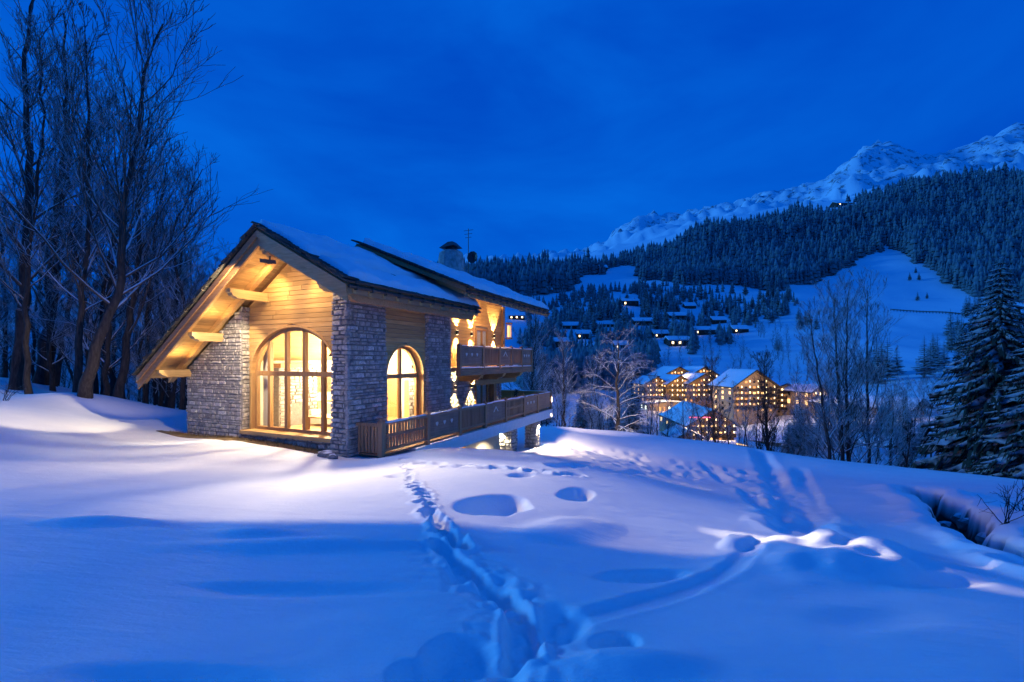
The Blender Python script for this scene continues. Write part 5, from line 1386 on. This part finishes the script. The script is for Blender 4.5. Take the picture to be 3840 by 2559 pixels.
# ------------------------------------------------------------------ the village
qV = random.Random(4)
def house(label, px, py_base, Y, wpx, hpx, rise, depth, rot, floors, cols, wall='vwall', lit=.6, group=None, over=1.0, balcony=True, lamp=True, name='village_house', dz=0.0, litm='lit'):
    w, h = wpx/FPX*Y, hpx/FPX*Y; X, Yc, Z = at(px, py_base, Y); Z += dz
    e = empty(name, (X, Y, Z), rot, label, 'building', group)
    rz = rise/FPX*Y
    MB().prism([(-w/2, -9), (w/2, -9), (w/2, h), (0, h+rz), (-w/2, h)], lambda a, b, t: (a, t, b), depth).build('wall', M[wall], e)
    sl = rz/(w/2)
    for s in (-1, 1):
        x1 = s*(w/2 + over); z1 = h - sl*over
        rf = MB().add([(0, -over*1.2, h+rz), (x1, -over*1.2, z1), (x1, depth+over, z1), (0, depth+over, h+rz), (0, -over*1.2, h+rz+.25), (x1, -over*1.2, z1+.25), (x1, depth+over, z1+.25), (0, depth+over, h+rz+.25)],
                 [(0,1,2,3),(7,6,5,4),(0,4,5,1),(1,5,6,2),(2,6,7,3),(3,7,4,0)]).build('roof', M['vdark'], e)
        n1, n2 = 8, 8; V = []
        for i in range(n1+1):
            for j in range(n2+1):
                u, v = i/n1, j/n2; ed = min(u, 1-u, v, 1-v)
                V.append((x1*u*.99, -over*1.1+(depth+2*over)*v, h+rz+(z1-h-rz)*u + .26 + (.45 + .2*float(vnoise(X+u*9, Y+v*9+s, 1.0)))*(1 if ed > .01 else .35)))
        i0 = (np.arange(n1)[:, None]*(n2+1) + np.arange(n2)[None]).ravel()
        link('snow_cover', mesh_np('snow_cover', np.array(V), [np.stack([i0, i0+1, i0+n2+2, i0+n2+1], -1)], M['snow'], True), rf)
    fh = h/floors; cw = w/cols
    for f in range(floors + (1 if rz > fh*.9 else 0)):
        if balcony and f > 0 and f < floors:
            bc = MB(); bc.box(-w/2-.1, w/2+.1, -1.2, -.02, f*fh-.12, f*fh+.05); bc.box(-w/2-.1, w/2+.1, -1.25, -1.17, f*fh+.06, f*fh+.95); bc.build('balcony', M['vdark'], e)
        for c in range(cols):
            x = -w/2 + cw*(c+.5)
            if f >= floors and abs(x) > w*.22: continue
            wn_ = MB().box(x-cw*.19, x+cw*.19, -.10, -.03, f*fh+fh*.34, f*fh+fh*.80)
            on = qV.random() < lit*.62
            wo = wn_.build('window', M['frame'], e)
            MB().add([(x-cw*.15, -.105, f*fh+fh*.38), (x+cw*.15, -.105, f*fh+fh*.38), (x+cw*.15, -.105, f*fh+fh*.76), (x-cw*.15, -.105, f*fh+fh*.76)], [(0,1,2,3)]).build('pane', M[qV.choice((litm, 'lit_soft', 'lit_soft')) if on else 'darkpane'], wo)
            if lamp and f > 0:
                MB().box(x+cw*.42, x+cw*.42+.22, -.35, -.12, f*fh+fh*.55, f*fh+fh*.86).build('wall_lamp', M['lit_hot'], e)
    for f in range(floors):                      # side windows
        for c in range(max(2, int(depth/4))):
            for s in (-1, 1):
                y = depth*(c+.5)/max(2, int(depth/4)); x0, x1 = sorted((s*(w/2+.02), s*(w/2+.08)))
                MB().box(x0, x1, y-.6, y+.6, f*fh+fh*.3, f*fh+fh*.84).build('window', M[litm if qV.random() < lit*.8 else 'darkpane'], e)
    return e
def lamp_at(px, py, Y, p, color=(1.0, .66, .30)):
    d = bpy.data.lights.new('village_lamp', 'POINT'); d.energy = p; d.color = color; d.shadow_soft_size = .4
    o = bpy.data.objects.new('village_lamp', d); col.objects.link(o); o.location = at(px, py, Y)
for a in [(2470,1470,192,2600),(2550,1470,190,2600),(2640,1470,188,2600),(2560,1410,205,2800),(2640,1410,204,2400),(2510,1540,184,2800),(2790,1500,160,2200),(2850,1450,160,2400),(2920,1490,162,900),
          (2600,1600,112,1500),(2720,1620,112,1500),(3070,1490,156,1400),(3240,1530,140,700),(3400,1540,130,500),(2555,1590,132,2200),(2850,1640,84,1500)]: lamp_at(*a)
HOT = 'wings of the many-gabled hotel'
house('rear left hotel wing with a wide gable and lamps at each balcony', 2545, 1465, 215, 130, 55, 32, 16, .1, 3, 5, group=HOT)
house('rear right hotel wing with a smaller gable and lamps', 2640, 1465, 212, 100, 60, 28, 16, .1, 3, 4, group=HOT)
house('front left hotel wing, lowest gable at the left', 2462, 1510, 200, 90, 70, 24, 14, .12, 4, 4, group=HOT)
house('front middle hotel wing between two lower gables', 2550, 1512, 198, 100, 72, 30, 14, .12, 4, 5, group=HOT)
house('front right hotel wing with a broad gable and lamp rows', 2640, 1512, 196, 122, 74, 34, 14, .12, 4, 6, group=HOT)
house('long low hotel base with bright white ground floor windows', 2510, 1555, 192, 170, 38, 8, 8, .12, 1, 9, 'vlight', .95, over=.5, balcony=False, litm='lit_white')
house('brightly floodlit tall hotel gable right of the snow-roofed house', 2828, 1550, 170, 165, 105, 55, 14, .12, 5, 5, 'vlight', .8, over=1.6)
house('floodlit annex behind the dark bare tree, joined to the bright gable', 2945, 1555, 176, 80, 100, 14, 12, .12, 5, 3, 'vlight', .8)
house('broad chalet with a big snow-covered roof in front of the hotels', 2668, 1660, 120, 165, 70, 52, 22, -.05, 3, 5, 'vwall', .35, over=1.4)
e_ = house('small red-trimmed annex at the left foot of the snow-roofed chalet', 2585, 1690, 110, 100, 45, 26, 9, -.05, 2, 3, 'vwall', .3, over=.8)
house('low shop with orange glowing windows left of the snow-roofed chalet', 2555, 1600, 140, 95, 30, 10, 9, 0, 1, 5, 'vlight', .9, over=.6, balcony=False, lamp=False)
house('chalet with warm lit gable behind the leaning bare tree', 3075, 1530, 165, 80, 62, 24, 12, .2, 2, 4, 'vlight', .8, over=1.2)
house('long low building with snowy roof behind the tall bare trees', 3225, 1555, 150, 170, 36, 18, 12, .1, 1, 7, 'vwall', .3, over=1.0, balcony=False)
house('low farmhouse with a long snowy roof at the right end of the village', 3440, 1560, 140, 150, 30, 34, 14, .5, 1, 4, 'vwall', .25, over=1.4, balcony=False, lamp=False)
house('low lit building glimpsed under the bushy spruce', 3240, 1745, 70, 130, 30, 8, 6, 0, 1, 5, 'vlight', .6, over=.5, balcony=False, lamp=False, litm='lit_white')
house('brick-red barn behind the small bare tree on the flat', 3380, 1740, 75, 170, 60, 20, 8, .1, 1, 3, 'vwall', .1, over=.5, balcony=False, lamp=False)
# road bridge-like lit strip below the narrow-crowned tree
pa, pb = at(2760, 1665, 80), at(2925, 1705, 76)
b_ = empty('lit_canopy', pa, math.atan2(pb[1]-pa[1], pb[0]-pa[0]), 'long glowing canopy slanting down behind the snow crest', 'canopy')
ln_ = math.hypot(pb[0]-pa[0], pb[1]-pa[1]); dz_ = pb[2]-pa[2]
MB().add([(0,0,-.8),(ln_,0,-.8+dz_),(ln_,0,.2+dz_),(0,0,.2)], [(0,1,2,3)]).build('glowing_front', M['lit'], b_)
MB().add([(0,-.4,.25),(ln_,-.4,.25+dz_),(ln_,2.4,.6+dz_),(0,2.4,.6),(0,-.4,.45),(ln_,-.4,.45+dz_),(ln_,2.4,.8+dz_),(0,2.4,.8)], [(0,1,2,3),(7,6,5,4),(0,4,5,1),(1,5,6,2),(2,6,7,3),(3,7,4,0)]).build('canopy_roof', M['snow'], b_)
box('back_wall', 0, ln_, 2.0, 2.3, -6, .5, M['vwall'], b_)
# pink strip light on the snow-roofed chalet
ps = at(2615, 1565, 119.5)
st = empty('pink_sign_strip', ps, -.05, 'pink glowing strip light on the front of the snow-roofed chalet', 'light')
box('strip', -2.2, 3.6, -.5, -.4, -.12, .12, M['lit_pink'], st); box('strip_backing', -2.3, 3.7, -.38, -.2, -.2, .2, M['redsign'], st)

def far_house(label, px, py, Y, wpx, hpx, lit, rot=0.0, rpx=12, group='chalets scattered on the far slope'):
    yy = np.geomspace(90, 2500, 700); XX = (px-CX)/FPX*yy; GG = ground_z(XX, yy); SS = CZ + (HY-py)/FPX*yy
    Y = float(yy[np.argmax(GG >= SS)]) if (GG >= SS).any() and Y > 120 else Y
    g = ground_at(px, Y); w, h, rs_ = wpx/FPX*Y, hpx/FPX*Y, rpx/FPX*Y
    zb = g[2]
    e = empty('mountain_chalet', (g[0], Y, zb), rot, label, 'building', group)
    d = w*.8
    MB().prism([(0, -3), (d, -3), (d, h), (d/2, h+rs_), (0, h)], lambda a, b, t: (-w/2+t, a, b), w).build('wall', M['vdark'], e)
    MB().add([(-w/2-1, -1, h-.3), (w/2+1, -1, h-.3), (w/2+1, d/2, h+rs_+.2), (-w/2-1, d/2, h+rs_+.2), (w/2+1, d+1, h-.3), (-w/2-1, d+1, h-.3),
              (-w/2-1, -1, h+.6), (w/2+1, -1, h+.6), (w/2+1, d/2, h+rs_+1.1), (-w/2-1, d/2, h+rs_+1.1), (w/2+1, d+1, h+.6), (-w/2-1, d+1, h+.6)],
             [(6,7,8,9),(9,8,10,11),(0,1,7,6),(1,2,8,7),(2,4,10,8),(4,5,11,10),(5,3,9,11),(3,0,6,9),(1,0,3,2),(2,3,5,4)]).build('snowy_roof', M['snow'], e)
    n_ = 3
    for k in range(n_):
        x = -w/2 + w*(k+.5)/n_
        MB().box(x-w*.045, x+w*.045, -.25, -.03, h*.40, h*.74).build('window', M['lit_hot' if k < lit else 'darkpane'], e)
for a in [('far chalet with one bright lamp high on the slope', 2365, 1150, 520, 60, 20, 1), ('far chalet with a single lit window above the frosted trees', 2190, 1272, 380, 50, 20, 1),
          ('far chalet with a long bare snowy roof, unlit', 2415, 1222, 430, 70, 18, 0), ('unlit chalet with a stepped snowy roof on the right of the slope', 2545, 1200, 470, 64, 16, 0),
          ('far chalet with a wide snowy roof and a small lit window', 2645, 1258, 420, 92, 20, 1), ('chalet with two bright lights in the middle of the slope', 2550, 1300, 380, 80, 24, 2),
          ('low unlit chalet above the single lit window', 2140, 1235, 420, 60, 14, 0), ('unlit barn with a flat snowy roof left of the long-roofed chalet', 2270, 1230, 430, 110, 12, 0),
          ('high alpine chalet with lights on the meadow edge', 2255, 1018, 900, 46, 14, 2), ('tiny chalet under the forest at the left of the meadow', 2050, 1100, 640, 40, 12, 1),
          ('forest chalet in the clearing on the wooded ridge', 3170, 772, 1350, 60, 10, 1),
          ('dark chalet gable right behind the balcony corner', 1900, 1330, 110, 70, 90, 0), ('small chalet roof by the spruces below the forest', 2700, 1215, 480, 50, 14, 0),
          ('unlit chalet on the left of the dark spruce belt', 2030, 1180, 500, 52, 14, 1), ('small chalet with a lit window among the spruces left of the two-light chalet', 2480, 1268, 400, 52, 16, 1), ('low chalet with a lamp above the frosted thicket', 2330, 1310, 340, 46, 16, 1), ('unlit hut under the pasture belt', 2590, 1160, 560, 40, 12, 0), ('chalet with a lit window on the open slope above the hotels', 2780, 1250, 440, 56, 16, 1), ('dark barn low on the slope behind the terrace', 2110, 1300, 330, 60, 18, 0), ('brightly lit chalet seen under the balcony roof', 1938, 1200, 420, 60, 16, 3)]:
    far_house(*a)
# avalanche fence line across the pasture
fl = empty('snow_fence', (0, 0, 0), 0, 'dark fence line running across the snowy pasture below the forest', 'fence')
pts_ = []
for px in np.linspace(3340, 3620, 24):
    Y = 560 + (px-3340)*-.25; X = (px-CX)/FPX*Y; pts_.append((X, Y, gz(X, Y)))
for a, b in zip(pts_[:-1], pts_[1:]):
    MB().bar((a[0], a[1], a[2]+1.8), (b[0], b[1], b[2]+1.8), .5, 1.1).build('rail', M['vdark'], fl)
    MB().bar((a[0], a[1], a[2]-1), (a[0], a[1], a[2]+2.6), .4, .4, (0, 1, 0)).build('post', M['vdark'], fl)
